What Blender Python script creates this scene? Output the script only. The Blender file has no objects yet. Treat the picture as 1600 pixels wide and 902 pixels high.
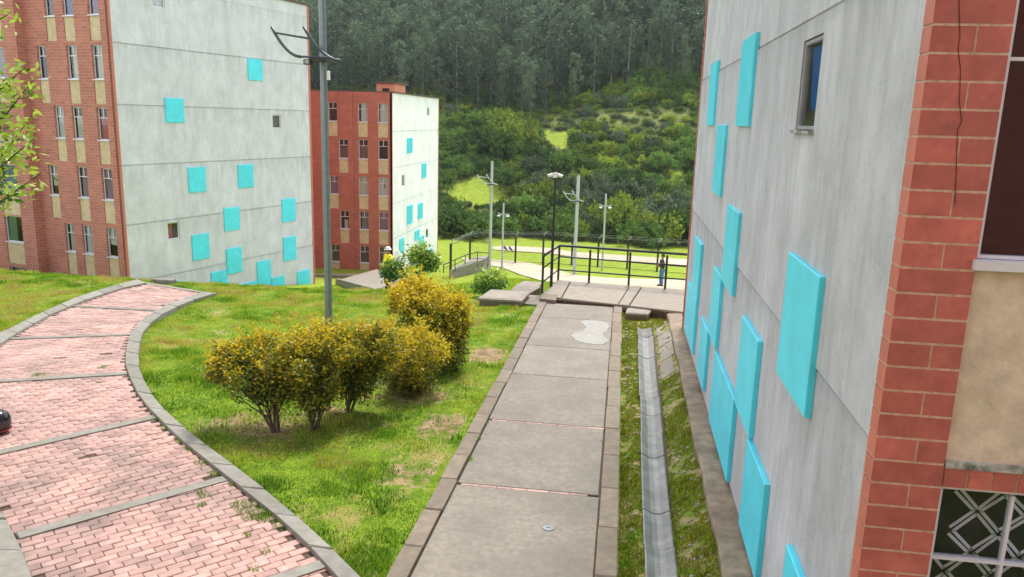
import bpy, math, random
import numpy as np
from mathutils import Vector, Matrix
random.seed(7); RNG = np.random.default_rng(11)
R_ = math.radians
scn = bpy.context.scene
COL = scn.collection

# ------------------------------------------------------------------ camera
F = 1223.0                                   # focal length in pixels of the 1600 px wide photograph
def _v(px, py):
    a = np.array([px - 800, 451 - py, -F]); return a / np.linalg.norm(a)
_Z = -_v(635, 6120); _Y = _v(979, 192); _Y = _Y - _Z * _Y.dot(_Z); _Y /= np.linalg.norm(_Y); _X = np.cross(_Y, _Z)
CR = np.array([_X, _Y, _Z])                  # camera to world rotation; +Y runs along the tall concrete wall
cam_d = bpy.data.cameras.new('camera'); cam = bpy.data.objects.new('camera', cam_d); COL.objects.link(cam)
cam_d.sensor_width = 36.0; cam_d.lens = F / 1600 * 36.0; cam_d.clip_start = 0.05; cam_d.clip_end = 3000
M4 = Matrix([list(CR[0]) + [0], list(CR[1]) + [0], list(CR[2]) + [0], [0, 0, 0, 1]])
cam.matrix_world = M4
scn.camera = cam

# ------------------------------------------------------------------ light
SUN_EL, SUN_AZ = 60.0, 8.0                 # azimuth clockwise from +Y: veiled sun high over the valley
w = bpy.data.worlds.new("World"); scn.world = w; w.use_nodes = True
wn = w.node_tree; wn.nodes.clear()
o_ = wn.nodes.new('ShaderNodeOutputWorld'); b_ = wn.nodes.new('ShaderNodeBackground'); s_ = wn.nodes.new('ShaderNodeTexSky')
h_ = wn.nodes.new('ShaderNodeHueSaturation')
s_.sky_type = 'NISHITA'; s_.sun_disc = False; s_.sun_elevation = R_(SUN_EL); s_.sun_rotation = R_(SUN_AZ)
s_.dust_density = 4.0; s_.air_density = 1.0; s_.altitude = 2600
h_.inputs['Saturation'].default_value = 0.18
b_.inputs['Strength'].default_value = 0.135
wn.links.new(s_.outputs[0], h_.inputs['Color']); wn.links.new(h_.outputs[0], b_.inputs[0]); wn.links.new(b_.outputs[0], o_.inputs[0])
sun_d = bpy.data.lights.new('sun', 'SUN'); sun = bpy.data.objects.new('sun', sun_d); COL.objects.link(sun)
sun_d.energy = 1.5; sun_d.angle = R_(10); sun_d.color = (1, 0.96, 0.9)
sd = Vector((math.sin(R_(SUN_AZ)) * math.cos(R_(SUN_EL)), math.cos(R_(SUN_AZ)) * math.cos(R_(SUN_EL)), math.sin(R_(SUN_EL))))
sun.rotation_euler = sd.to_track_quat('Z', 'Y').to_euler()
scn.view_settings.view_transform = 'Standard'; scn.view_settings.look = 'None'; scn.view_settings.gamma = 1
scn.view_settings.use_curve_mapping = False
scn.view_settings.exposure = 1.82
scn.cycles.use_denoising = True
scn.cycles.max_bounces = 6; scn.cycles.transparent_max_bounces = 12; scn.cycles.volume_bounces = 0
try: scn.cycles.volume_step_rate = 5
except Exception: pass

# ------------------------------------------------------------------ measuring helpers (a picture point to a place on a known surface)
def ray(px, py): return CR @ np.array([px - 800, 451 - py, -F]) / F
def on_x(px, py, x): r = ray(px, py); return r * x / r[0]
def on_y(px, py, y): r = ray(px, py); return r * y / r[1]
P0, PS = -4.0, -0.028
def plane_z(y): return P0 + PS * y
def G(px, py, dz=0.0):
    r = ray(px, py); t = (P0 + dz) / (r[2] - PS * r[1]); return r * t
def proj(P):
    c = CR.T @ np.array(P, float); return 800 + F * c[0] / -c[2], 451 - F * c[1] / -c[2]
def proj_np(P):
    c = P @ CR; return np.stack([800 + F * c[:, 0] / -c[:, 2], 451 - F * c[:, 1] / -c[:, 2]], 1)

def sstep(a, b, x):
    t = np.clip((np.asarray(x, float) - a) / (b - a), 0, 1); return t * t * (3 - 2 * t)
CK = ([-60, 0, 19, 21, 30, 43, 51, 60, 70, 80, 92, 140, 200, 260, 420, 1500], [-4, -4, -4.55, -4.82, -6.42, -8.77, -9.95, -11.1, -12.1, -12.8, -13.2, 2.6, 24, 45, 100, 240])
LK = ([-60, 0, 19, 21, 24, 30, 36, 43, 52, 60, 70, 80, 92, 140, 200, 260, 420, 1500], [-4, -4, -4.55, -4.95, -5.85, -7.42, -8.6, -9.7, -10.6, -11.4, -12.1, -12.8, -13.0, 2.6, 24, 45, 100, 240])
def height(x, y):
    x = np.asarray(x, float); y = np.asarray(y, float)
    c = np.interp(y, *CK); l = np.interp(y, *LK)
    wl = 1 - sstep(-9.5, -5.5, x)
    z = c * (1 - wl) + l * wl
    near = 1 - sstep(16, 22, y)
    z = z + near * (0.02 * np.sin(x * 1.3 + 1) * np.cos(y * 0.9) * (x < -1.9) - 0.035)
    lawn = sstep(-2.2, -3.2, x) * near
    z = z + lawn * (0.03 * np.sin(x * 2.1) * np.sin(y * 1.7 + .5))
    hill = sstep(95, 140, y)
    z = z + hill * (2.0 * np.sin(x * 0.045 + 1.0) + 1.2 * np.sin(x * 0.11 + y * 0.05))
    z = z - 0.16 * ((x > -1.86) & (x < 0.06) & (y > 2.5) & (y < 19.3))
    try: z = z - 0.16 * in_poly(x, y, PATHIN)
    except NameError: pass
    # the strip with the drain lies a little lower than the path
    z = z - 0.13 * sstep(0.1, 0.25, x) * (1 - sstep(2.5, 3.5, x)) * (1 - sstep(19.0, 19.6, y))
    dr_ = 1 - sstep(.09, .13, np.abs(x - (.57 + (y - 7) * .0075)))
    z = z - .06 * dr_ * (y < 17.6) * (y > 3)
    z = z + np.interp(x, [.15, .36, .78, 1.08], [0, .42, .50, 1]) * (1 - sstep(2.5, 3.5, x)) * (1 - sstep(16.0, 18.5, y)) * np.clip((-3.96 - .012 * (y - 6)) - (P0 + PS * y - .165), 0, 1)
    return z
def on_ground(px, py, ymin=15.0, ymax=400.0):
    r = ray(px, py); ts = np.arange(ymin, ymax, 0.1) / r[1]
    pts = r[None, :] * ts[:, None]; d = pts[:, 2] - height(pts[:, 0], pts[:, 1])
    k = np.argmax(d < 0)
    if d[k] >= 0: k = len(ts) - 1
    p = pts[k]; return np.array([p[0], p[1], float(height(p[0], p[1]))])
def in_poly(px, py, poly):
    poly = np.asarray(poly, float); inside = np.zeros(np.shape(px), bool); n = len(poly); j = n - 1
    for i in range(n):
        xi, yi = poly[i, 0], poly[i, 1]; xj, yj = poly[j, 0], poly[j, 1]
        c = ((yi > py) != (yj > py)) & (px < (xj - xi) * (py - yi) / ((yj - yi) if yj != yi else 1e-9) + xi)
        inside ^= c; j = i
    return inside

# ------------------------------------------------------------------ materials
MATS = {}
def new_mat(name):
    m = bpy.data.materials.new(name); m.use_nodes = True; nt = m.node_tree
    MATS[name] = m
    return m, nt, nt.nodes.get('Principled BSDF')
def N(nt, t, **kw):
    n = nt.nodes.new(t)
    for k, v in kw.items(): setattr(n, k, v)
    return n
def ramp(nt, fac, a, b, ca=(0, 0, 0, 1), cb=(1, 1, 1, 1)):
    r = N(nt, 'ShaderNodeValToRGB'); r.color_ramp.elements[0].position = a; r.color_ramp.elements[1].position = b
    r.color_ramp.elements[0].color = ca; r.color_ramp.elements[1].color = cb
    nt.links.new(fac, r.inputs[0]); return r.outputs[0]
def mix(nt, fac, a, b, mode='MIX'):
    m = N(nt, 'ShaderNodeMix', data_type='RGBA', blend_type=mode)
    for sock, val in ((m.inputs[0], fac), (m.inputs[6], a), (m.inputs[7], b)):
        if isinstance(val, (int, float)): sock.default_value = val
        elif isinstance(val, tuple): sock.default_value = (*val[:3], 1)
        else: nt.links.new(val, sock)
    return m.outputs[2]
def noise(nt, vec, scale, detail=4, rough=0.55):
    n = N(nt, 'ShaderNodeTexNoise'); n.inputs['Scale'].default_value = scale; n.inputs['Detail'].default_value = detail
    n.inputs['Roughness'].default_value = rough
    if vec is not None: nt.links.new(vec, n.inputs['Vector'])
    return n.outputs[0]
def coords(nt, scale=(1, 1, 1), kind='Object'):
    t = N(nt, 'ShaderNodeTexCoord'); mp = N(nt, 'ShaderNodeMapping'); mp.inputs['Scale'].default_value = scale
    nt.links.new(t.outputs[kind], mp.inputs[0]); return mp.outputs[0]
def wcoords(nt, scale=(1, 1, 1)):
    t = N(nt, 'ShaderNodeNewGeometry'); mp = N(nt, 'ShaderNodeMapping'); mp.inputs['Scale'].default_value = scale
    nt.links.new(t.outputs['Position'], mp.inputs[0]); return mp.outputs[0]
def bump(nt, bsdf, h, strength=0.3, dist=0.01):
    b = N(nt, 'ShaderNodeBump'); b.inputs['Strength'].default_value = strength; b.inputs['Distance'].default_value = dist
    nt.links.new(h, b.inputs['Height']); nt.links.new(b.outputs[0], bsdf.inputs['Normal'])
def simple(name, col, rough=0.6, metal=0.0, var=0.15, scale=8.0, bmp=0.15, rnd=0.0, spec=0.5, dist=0.005, dirt=None, dirt_amt=0.5, dirt_scale=1.5):
    """a plain material with colour grain, optional patches of dirt and a per-object tone"""
    m, nt, b = new_mat(name)
    v = wcoords(nt); n = noise(nt, v, scale)
    c = mix(nt, ramp(nt, n, 0.3, 0.7), tuple(k * (1 - var) for k in col), tuple(min(1, k * (1 + var)) for k in col))
    if dirt:
        n2 = noise(nt, v, dirt_scale, 6, 0.65)
        f = N(nt, 'ShaderNodeMath', operation='MULTIPLY'); nt.links.new(ramp(nt, n2, 0.42, 0.68), f.inputs[0]); f.inputs[1].default_value = dirt_amt
        c = mix(nt, f.outputs[0], c, dirt)
    if rnd:
        oi = N(nt, 'ShaderNodeObjectInfo'); gi = N(nt, 'ShaderNodeNewGeometry')
        ad = N(nt, 'ShaderNodeMath', operation='ADD'); nt.links.new(oi.outputs['Random'], ad.inputs[0]); nt.links.new(gi.outputs['Random Per Island'], ad.inputs[1])
        fr = N(nt, 'ShaderNodeMath', operation='FRACT'); nt.links.new(ad.outputs[0], fr.inputs[0])
        mr = N(nt, 'ShaderNodeMapRange'); mr.inputs[3].default_value = 1 - rnd; mr.inputs[4].default_value = 1 + rnd * 0.7
        nt.links.new(fr.outputs[0], mr.inputs[0])
        c = mix(nt, 1.0, c, mr.outputs[0], 'MULTIPLY')
    nt.links.new(c, b.inputs['Base Color']); b.inputs['Roughness'].default_value = rough; b.inputs['Metallic'].default_value = metal
    b.inputs['Specular IOR Level'].default_value = spec
    if bmp: bump(nt, b, noise(nt, v, scale * 3, 6), bmp, dist)
    return m

# weathered cast concrete of the tall walls: tone, board marks, run-down streaks, pores
def concrete_wall(name, col, tint, pxy, lo=.85, pores=.8, joint=.82, storey=2.4, run_amt=.3):
    m, nt, b = new_mat(name)
    v = coords(nt); vs = coords(nt, (pxy[0], pxy[1], 0.30)); vb = coords(nt, (pxy[0] * 3, pxy[1] * 3, 0.02))
    big = noise(nt, v, 0.7, 6, 0.6); st = noise(nt, vs, 1.6, 8, 0.7); fine = noise(nt, vb, 4.0, 3, 0.6); pore = noise(nt, v, 30, 5, 0.7)
    c = mix(nt, ramp(nt, big, 0.3, 0.72), tuple(k * 0.88 for k in col), tuple(k * 1.08 for k in col))
    c = mix(nt, ramp(nt, st, 0.46, 0.78), c, tint)
    f = mix(nt, 1.0, c, ramp(nt, fine, 0.33, 0.46, (lo + .05, lo + .05, lo + .05, 1), (1, 1, 1, 1)), 'MULTIPLY')
    f = mix(nt, 1.0, f, ramp(nt, pore, 0.27, 0.42, (pores, pores, pores, 1), (1, 1, 1, 1)), 'MULTIPLY')
    st2 = noise(nt, coords(nt, (pxy[0] * 1.2, pxy[1] * 1.2, 0.35)), 6.0, 8, 0.8)
    run = noise(nt, coords(nt, (pxy[0], pxy[1], 0.62)), 1.9, 8, 0.75)
    f = mix(nt, 1.0, f, ramp(nt, run, 0.34, 0.62, (lo, lo, lo - .01, 1), (1.08, 1.08, 1.10, 1)), 'MULTIPLY')
    f = mix(nt, 1.0, f, ramp(nt, st2, 0.3, 0.5, (lo, lo, lo + .01, 1), (1, 1, 1, 1)), 'MULTIPLY')
    gp = N(nt, 'ShaderNodeNewGeometry'); sz = N(nt, 'ShaderNodeSeparateXYZ'); nt.links.new(gp.outputs['Position'], sz.inputs[0])
    a1 = N(nt, 'ShaderNodeMath', operation='MULTIPLY_ADD'); nt.links.new(sz.outputs[2], a1.inputs[0]); a1.inputs[1].default_value = -1 / storey; a1.inputs[2].default_value = joint / storey + 10
    a2 = N(nt, 'ShaderNodeMath', operation='FRACT'); nt.links.new(a1.outputs[0], a2.inputs[0])
    sn = noise(nt, wcoords(nt, (1, 1, .05)), 3.2, 5, .7); ln = N(nt, 'ShaderNodeMath', operation='MULTIPLY'); nt.links.new(ramp(nt, sn, .42, .72), ln.inputs[0]); nt.links.new(ramp(nt, a2.outputs[0], 0.0, .38, (1, 1, 1, 1), (0, 0, 0, 1)), ln.inputs[1])
    l2 = N(nt, 'ShaderNodeMath', operation='MULTIPLY'); nt.links.new(ln.outputs[0], l2.inputs[0]); l2.inputs[1].default_value = run_amt * 2
    f = mix(nt, l2.outputs[0], f, tuple(k * .45 for k in col))
    edge = ramp(nt, a2.outputs[0], .0, .045, (1, 1, 1, 1), (0, 0, 0, 1)); l3 = N(nt, 'ShaderNodeMath', operation='MULTIPLY'); nt.links.new(edge, l3.inputs[0]); l3.inputs[1].default_value = run_amt
    f = mix(nt, l3.outputs[0], f, tuple(k * .5 for k in col))
    nt.links.new(f, b.inputs['Base Color']); b.inputs['Roughness'].default_value = 0.75
    bump(nt, b, pore, 0.25, 0.004)
    return m
M_CONC1 = concrete_wall('weathered_concrete', (0.52, 0.52, 0.55), (0.40, 0.40, 0.415), (1, 1), .82, .55, .82, 2.4, .36)
M_CONC2 = concrete_wall('pale_concrete', (0.63, 0.645, 0.70), (0.53, 0.545, 0.59), (1, 1), .90, .75, .15, 2.46, .28)

M_CONC3 = concrete_wall('whitewashed_concrete', (0.84, 0.87, 0.88), (0.79, 0.82, 0.83), (1, 1), .95, .95, -1.0, 2.45, .10)

def brick_wall(name, c1, c2, cm, bw=0.34, rh=0.125, off=0.5):
    m, nt, b = new_mat(name)
    t = N(nt, 'ShaderNodeTexCoord'); sp = N(nt, 'ShaderNodeSeparateXYZ'); nt.links.new(t.outputs['Object'], sp.inputs[0])
    ad = N(nt, 'ShaderNodeMath', operation='ADD'); nt.links.new(sp.outputs[0], ad.inputs[0]); nt.links.new(sp.outputs[1], ad.inputs[1])
    cb = N(nt, 'ShaderNodeCombineXYZ'); nt.links.new(ad.outputs[0], cb.inputs[0]); nt.links.new(sp.outputs[2], cb.inputs[1])
    br = N(nt, 'ShaderNodeTexBrick'); nt.links.new(cb.outputs[0], br.inputs[0])
    br.offset = off; br.inputs['Scale'].default_value = 1; br.inputs['Brick Width'].default_value = bw; br.inputs['Row Height'].default_value = rh
    br.inputs['Mortar Size'].default_value = 0.008; br.inputs['Mortar Smooth'].default_value = 0.2; br.inputs['Bias'].default_value = 0.0
    br.inputs['Color1'].default_value = (*c1, 1); br.inputs['Color2'].default_value = (*c2, 1); br.inputs['Mortar'].default_value = (*cm, 1)
    n = noise(nt, t.outputs['Object'], 0.9, 5, 0.6)
    c = mix(nt, 1.0, br.outputs[0], ramp(nt, n, 0.3, 0.7, (.8, .78, .78, 1), (1.0, 1.0, 1.0, 1)), 'MULTIPLY')
    nt.links.new(c, b.inputs['Base Color']); b.inputs['Roughness'].default_value = 0.8
    inv = N(nt, 'ShaderNodeMath', operation='SUBTRACT'); inv.inputs[0].default_value = 1; nt.links.new(br.outputs[1], inv.inputs[1])
    bump(nt, b, inv.outputs[0], 0.6, 0.008)
    return m
M_BRICK1 = brick_wall('salmon_brickwork', (0.54, 0.20, 0.15), (0.43, 0.145, 0.11), (0.55, 0.36, 0.29))
M_BRICK2 = brick_wall('red_brickwork', (0.50, 0.15, 0.11), (0.42, 0.115, 0.088), (0.42, 0.17, 0.12))
M_BLOCK = simple('red_painted_block', (0.50, 0.135, 0.105), 0.65, var=0.16, scale=12, bmp=0.45, rnd=0.2, dirt=(0.34, 0.085, 0.068), dirt_amt=0.6, dirt_scale=5)
M_BLOCKEND = simple('orange_block_end', (0.52, 0.16, 0.11), 0.6, var=0.08, scale=6, bmp=0.2, rnd=0.08)
M_MORTAR = simple('sandy_mortar', (0.55, 0.38, 0.28), 0.9, var=0.25, scale=30, bmp=0.5)
M_CYAN = simple('cyan_paint', (0.085, 0.73, 0.90), 0.42, var=0.07, scale=2.5, bmp=0.12, rnd=0.05, dirt=(0.09, 0.58, 0.70), dirt_amt=0.5, dirt_scale=3)
M_BEIGE = simple('beige_render', (0.60, 0.48, 0.31), 0.85, var=0.12, scale=9, bmp=0.7, dist=0.008, dirt=(0.34, 0.27, 0.16), dirt_amt=0.5, dirt_scale=2)
M_BEIGEN = simple('stained_beige_render', (0.64, 0.54, 0.42), 0.85, var=0.15, scale=9, bmp=0.8, dist=0.008, dirt=(0.48, 0.39, 0.28), dirt_amt=0.6, dirt_scale=5)
M_MOULDC = simple('mould_stained_concrete', (0.42, 0.42, 0.38), 0.9, var=0.3, scale=20, bmp=0.6, dirt=(0.04, 0.045, 0.04), dirt_amt=0.85, dirt_scale=14)
M_WHITE = simple('white_aluminium', (0.66, 0.66, 0.72), 0.35, var=0.03, bmp=0.02)
M_GREYF = simple('grey_window_frame', (0.30, 0.31, 0.33), 0.4, bmp=0)
M_DARK = simple('dark_interior', (0.015, 0.013, 0.013), 0.9, var=0.3, bmp=0)
M_KERB = simple('kerb_concrete', (0.215, 0.205, 0.175), 0.85, var=0.18, scale=9, bmp=0.5, rnd=0.16, dirt=(0.15, 0.14, 0.10), dirt_amt=0.55, dirt_scale=2.5)
M_KERB2 = simple('brown_kerb_concrete', (0.19, 0.15, 0.11), 0.85, var=0.2, scale=10, bmp=0.5, rnd=0.14, dirt=(0.14, 0.115, 0.08), dirt_amt=0.6, dirt_scale=3)
M_SLAB = simple('slab_concrete', (0.185, 0.157, 0.122), 0.7, var=0.22, scale=14, bmp=0.5, rnd=0.07, dirt=(0.125, 0.105, 0.08), dirt_amt=0.85, dirt_scale=1.4)
M_SLABL = simple('light_slab_concrete', (0.23, 0.20, 0.16), 0.8, var=0.15, scale=4, bmp=0.35, rnd=0.06, dirt=(0.22, 0.19, 0.15), dirt_amt=0.55, dirt_scale=1.2)
M_PUTTY = simple('pale_cement_patch', (0.235, 0.225, 0.195), 0.6, var=0.12, scale=6, bmp=0.2)
M_PAVER = simple('pink_paver', (0.44, 0.262, 0.222), 0.8, var=0.2, scale=9, bmp=0.6, rnd=0.20, dirt=(0.22, 0.155, 0.135), dirt_amt=0.9, dirt_scale=1.3)
M_JOINT = simple('dark_joint_soil', (0.085, 0.055, 0.04), 1.0, var=0.4, scale=25, bmp=0.6)
M_DRAIN = simple('wet_drain_concrete', (0.20, 0.195, 0.18), 0.38, var=0.28, scale=7, bmp=0.5, rnd=0.14, dirt=(0.11, 0.11, 0.095), dirt_amt=0.8, dirt_scale=2.6)
M_LEDGE = simple('stained_ledge_concrete', (0.27, 0.205, 0.14), 0.85, var=0.3, scale=7, bmp=0.7, dist=0.012, dirt=(0.11, 0.085, 0.06), dirt_amt=0.75, dirt_scale=2.2)
M_STEEL = simple('galvanised_steel', (0.20, 0.235, 0.25), 0.45, metal=0.5, var=0.12, scale=10, bmp=0.05)
M_ARM = simple('dark_grey_paint', (0.06, 0.07, 0.085), 0.4, metal=0.0, var=0.1, bmp=0.03)
M_STEELF = simple('pale_galvanised_steel', (0.42, 0.47, 0.46), 0.5, metal=0.2, var=0.1, scale=10, bmp=0.05)
M_BLACK = simple('black_paint', (0.012, 0.012, 0.014), 0.35, var=0.2, bmp=0.05)
M_RUSTBLK = simple('dull_black_steel', (0.022, 0.017, 0.015), 0.6, var=0.3, bmp=0.05)
M_LAMP = simple('lamp_lens', (0.30, 0.30, 0.27), 0.2, bmp=0)
M_WPLAS = simple('white_plastic', (0.75, 0.75, 0.74), 0.4, bmp=0)
M_ROOF = simple('dark_roof_edge', (0.11, 0.075, 0.06), 0.8, bmp=0.2)
M_HUT = simple('orange_render', (0.62, 0.24, 0.14), 0.8, bmp=0.2)
M_BARK = simple('brown_bark', (0.10, 0.068, 0.045), 0.9, var=0.35, scale=20, bmp=0.8)
M_EBARK = simple('pale_eucalyptus_bark', (0.15, 0.14, 0.12), 0.8, var=0.3, scale=4, bmp=0.4, rnd=0.3)
M_SAND = simple('sandy_dirt', (0.44, 0.36, 0.275), 0.95, var=0.22, scale=1.2, bmp=0.5, dist=0.03, dirt=(0.36, 0.29, 0.19), dirt_amt=0.6, dirt_scale=0.35)
M_WATER = simple('muddy_river_water', (0.34, 0.27, 0.21), 0.25, var=0.2, scale=0.6, bmp=0.3, dist=0.03)
M_CLOTHY = simple('yellow_cloth', (0.85, 0.72, 0.01), 0.7, bmp=0.3)
M_SKIN = simple('skin', (0.30, 0.15, 0.09), 0.6, bmp=0.0)
M_HAIR = simple('black_hair', (0.01, 0.009, 0.008), 0.5, bmp=0.0)
M_JEANS = simple('blue_denim', (0.05, 0.16, 0.36), 0.8, bmp=0.2)
M_JACKET = simple('black_cloth', (0.012, 0.012, 0.014), 0.7, bmp=0.2)
M_WCLOTH = simple('white_cloth', (0.75, 0.76, 0.78), 0.8, bmp=0.3)
M_BLUEG = simple('blue_grey_cloth', (0.07, 0.09, 0.14), 0.8, bmp=0)
M_HELM = simple('black_gloss_shell', (0.01, 0.01, 0.01), 0.12, bmp=0)
M_RED = simple('dark_red_plastic', (0.25, 0.01, 0.01), 0.25, bmp=0)
M_METALDISC = simple('grey_metal_disc', (0.20, 0.22, 0.22), 0.6, metal=0.0, bmp=0.1)
M_RUST = simple('crack_line', (0.05, 0.02, 0.015), 0.9, bmp=0)
def leaf_mat(name, c1, c2, rough=0.5, transl=0.35, rnd=0.25, spec=0.4):
    m, nt, b = new_mat(name)
    g = N(nt, 'ShaderNodeNewGeometry'); oi = N(nt, 'ShaderNodeObjectInfo')
    n = noise(nt, wcoords(nt), 0.8, 3)
    ad = N(nt, 'ShaderNodeMath', operation='ADD'); nt.links.new(g.outputs['Random Per Island'], ad.inputs[0]); nt.links.new(oi.outputs['Random'], ad.inputs[1])
    hf = N(nt, 'ShaderNodeMath', operation='MULTIPLY'); hf.inputs[1].default_value = 0.5; nt.links.new(ad.outputs[0], hf.inputs[0])
    c = mix(nt, hf.outputs[0], c1, c2)
    mr = N(nt, 'ShaderNodeMapRange'); mr.inputs[3].default_value = 1 - rnd; mr.inputs[4].default_value = 1 + rnd; nt.links.new(oi.outputs['Random'], mr.inputs[0])
    c = mix(nt, 1.0, c, mr.outputs[0], 'MULTIPLY')
    nt.links.new(c, b.inputs['Base Color']); b.inputs['Roughness'].default_value = rough; b.inputs['Specular IOR Level'].default_value = spec
    tr = N(nt, 'ShaderNodeBsdfTranslucent'); nt.links.new(c, tr.inputs[0])
    mx = N(nt, 'ShaderNodeMixShader'); mx.inputs[0].default_value = transl
    nt.links.new(b.outputs[0], mx.inputs[1]); nt.links.new(tr.outputs[0], mx.inputs[2])
    nt.links.new(mx.outputs[0], nt.nodes['Material Output'].inputs[0]); return m
L_GRASS = leaf_mat('grass_blade', (0.12, 0.26, 0.012), (0.30, 0.46, 0.02), 0.6, 0.45, 0.0)
L_GRASSY = leaf_mat('yellow_grass_blade', (0.38, 0.42, 0.03), (0.52, 0.50, 0.07), 0.6, 0.45, 0.0)
L_GRASSD = leaf_mat('dark_grass_blade', (0.05, 0.14, 0.008), (0.12, 0.27, 0.015), 0.6, 0.45, 0.0)
L_DRY = leaf_mat('dry_grass_blade', (0.40, 0.27, 0.10), (0.52, 0.40, 0.17), 0.8, 0.3, 0.0)
L_LITTER = leaf_mat('brown_litter_leaf', (0.13, 0.075, 0.035), (0.24, 0.15, 0.07), 0.8, 0.1, 0.0)
L_YEL = leaf_mat('golden_leaf', (0.56, 0.39, 0.012), (0.72, 0.58, 0.03), 0.45, 0.5, 0.0)
L_OLIVE = leaf_mat('olive_leaf', (0.12, 0.16, 0.012), (0.34, 0.31, 0.02), 0.45, 0.35, 0.0)
L_DGREEN = leaf_mat('deep_green_leaf', (0.03, 0.06, 0.010), (0.10, 0.13, 0.02), 0.4, 0.25, 0.0)
L_CITRUS = leaf_mat('glossy_green_leaf', (0.03, 0.10, 0.015), (0.14, 0.31, 0.03), 0.3, 0.3, 0.0, 0.6)
L_LIME = leaf_mat('lime_leaf', (0.30, 0.44, 0.04), (0.50, 0.58, 0.10), 0.35, 0.4, 0.0)
L_EUC = leaf_mat('eucalyptus_leaf', (0.035, 0.068, 0.036), (0.115, 0.175, 0.09), 0.5, 0.35, 0.35)
L_SCRUB = leaf_mat('scrub_leaf', (0.045, 0.10, 0.025), (0.14, 0.24, 0.045), 0.85, 0.3, 0.4, 0.1)
L_SCRUBY = leaf_mat('yellowish_scrub_leaf', (0.12, 0.19, 0.025), (0.28, 0.35, 0.04), 0.85, 0.3, 0.3, 0.1)
L_SCRUBG = leaf_mat('greyish_scrub_leaf', (0.08, 0.12, 0.065), (0.14, 0.19, 0.10), 0.85, 0.3, 0.3, 0.1)
L_MOSS = leaf_mat('moss_leaf', (0.10, 0.13, 0.01), (0.30, 0.33, 0.02), 0.8, 0.2, 0.0)

# glass: partly mirror, partly clear
m, nt, b = new_mat('window_glass')
tb = N(nt, 'ShaderNodeBsdfTransparent'); tb.inputs[0].default_value = (0.88, 0.90, 0.92, 1)
gl = N(nt, 'ShaderNodeBsdfGlossy'); gl.inputs['Roughness'].default_value = 0.04
gg = N(nt, 'ShaderNodeNewGeometry'); dt = N(nt, 'ShaderNodeVectorMath', operation='DOT_PRODUCT'); nt.links.new(gg.outputs['Normal'], dt.inputs[0]); nt.links.new(gg.outputs['Incoming'], dt.inputs[1])
ab = N(nt, 'ShaderNodeMath', operation='ABSOLUTE'); nt.links.new(dt.outputs['Value'], ab.inputs[0]); om = N(nt, 'ShaderNodeMath', operation='SUBTRACT'); om.inputs[0].default_value = 1; nt.links.new(ab.outputs[0], om.inputs[1])
pw = N(nt, 'ShaderNodeMath', operation='POWER'); nt.links.new(om.outputs[0], pw.inputs[0]); pw.inputs[1].default_value = 5; fr = N(nt, 'ShaderNodeMath', operation='MULTIPLY_ADD'); nt.links.new(pw.outputs[0], fr.inputs[0]); fr.inputs[1].default_value = .9; fr.inputs[2].default_value = .045
mx = N(nt, 'ShaderNodeMixShader'); nt.links.new(fr.outputs[0], mx.inputs[0]); nt.links.new(tb.outputs[0], mx.inputs[1]); nt.links.new(gl.outputs[0], mx.inputs[2])
nt.links.new(mx.outputs[0], nt.nodes['Material Output'].inputs[0]); M_GLASS = m
def cloth(name, col, rough=0.9):
    m, nt, b = new_mat(name)
    v = coords(nt, (14, 14, 0.6)); n = noise(nt, v, 1.0, 3)
    nt.links.new(mix(nt, ramp(nt, n, 0.35, 0.65), tuple(k * .72 for k in col), col), b.inputs['Base Color']); b.inputs['Roughness'].default_value = rough
    return m
CL = dict(white=cloth('white_curtain', (0.80, 0.78, 0.74)), cream=cloth('cream_curtain', (0.74, 0.68, 0.56)), lilac=cloth('lilac_curtain', (0.40, 0.22, 0.36)),
          pink=cloth('pink_curtain', (0.66, 0.14, 0.19)), blue=cloth('blue_curtain', (0.16, 0.20, 0.42)), green=cloth('green_curtain', (0.20, 0.36, 0.20)),
          grey=cloth('grey_curtain', (0.30, 0.29, 0.28)), brown=cloth('brown_blind', (0.22, 0.14, 0.11)), red=cloth('red_curtain', (0.55, 0.10, 0.07)),
          bright_blue=cloth('bright_blue_curtain', (0.01, 0.20, 0.62)))
M_CURTP = simple('dark_patterned_cloth', (0.02, 0.02, 0.025), 0.9, var=0.3, bmp=0)
M_CURTL = simple('pale_printed_bars', (0.75, 0.78, 0.84), 0.9, var=0.2, bmp=0)

# terrain: grass of several tones, dry patches, bare soil, moss by the drain, meadow and scrub soil on the hill
m, nt, b = new_mat('ground_cover')
v = wcoords(nt)
at = N(nt, 'ShaderNodeAttribute', attribute_name='cover'); sp = N(nt, 'ShaderNodeSeparateColor'); nt.links.new(at.outputs['Color'], sp.inputs[0])
n1 = noise(nt, v, 0.9, 6, 0.65); n2 = noise(nt, v, 5.0, 6, 0.7); n3 = noise(nt, v, 26.0, 4, 0.7)
g = mix(nt, ramp(nt, n2, 0.35, 0.65), (0.09, 0.17, 0.012), (0.22, 0.31, 0.02))
g = mix(nt, 1.0, g, ramp(nt, n3, 0.3, 0.7, (.6, .6, .6, 1), (1.2, 1.2, 1.2, 1)), 'MULTIPLY')
g = mix(nt, ramp(nt, n1, 0.55, 0.67), g, mix(nt, n2, (0.30, 0.27, 0.06), (0.28, 0.20, 0.09)))
soil = mix(nt, ramp(nt, n2, 0.35, 0.65), (0.13, 0.08, 0.045), (0.38, 0.28, 0.16))
am = N(nt, 'ShaderNodeMath', operation='MULTIPLY_ADD'); nt.links.new(n2, am.inputs[0]); am.inputs[1].default_value = 0.9; nt.links.new(sp.outputs[0], am.inputs[2])
c = mix(nt, ramp(nt, am.outputs[0], 0.86, 1.02), g, soil)
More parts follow.
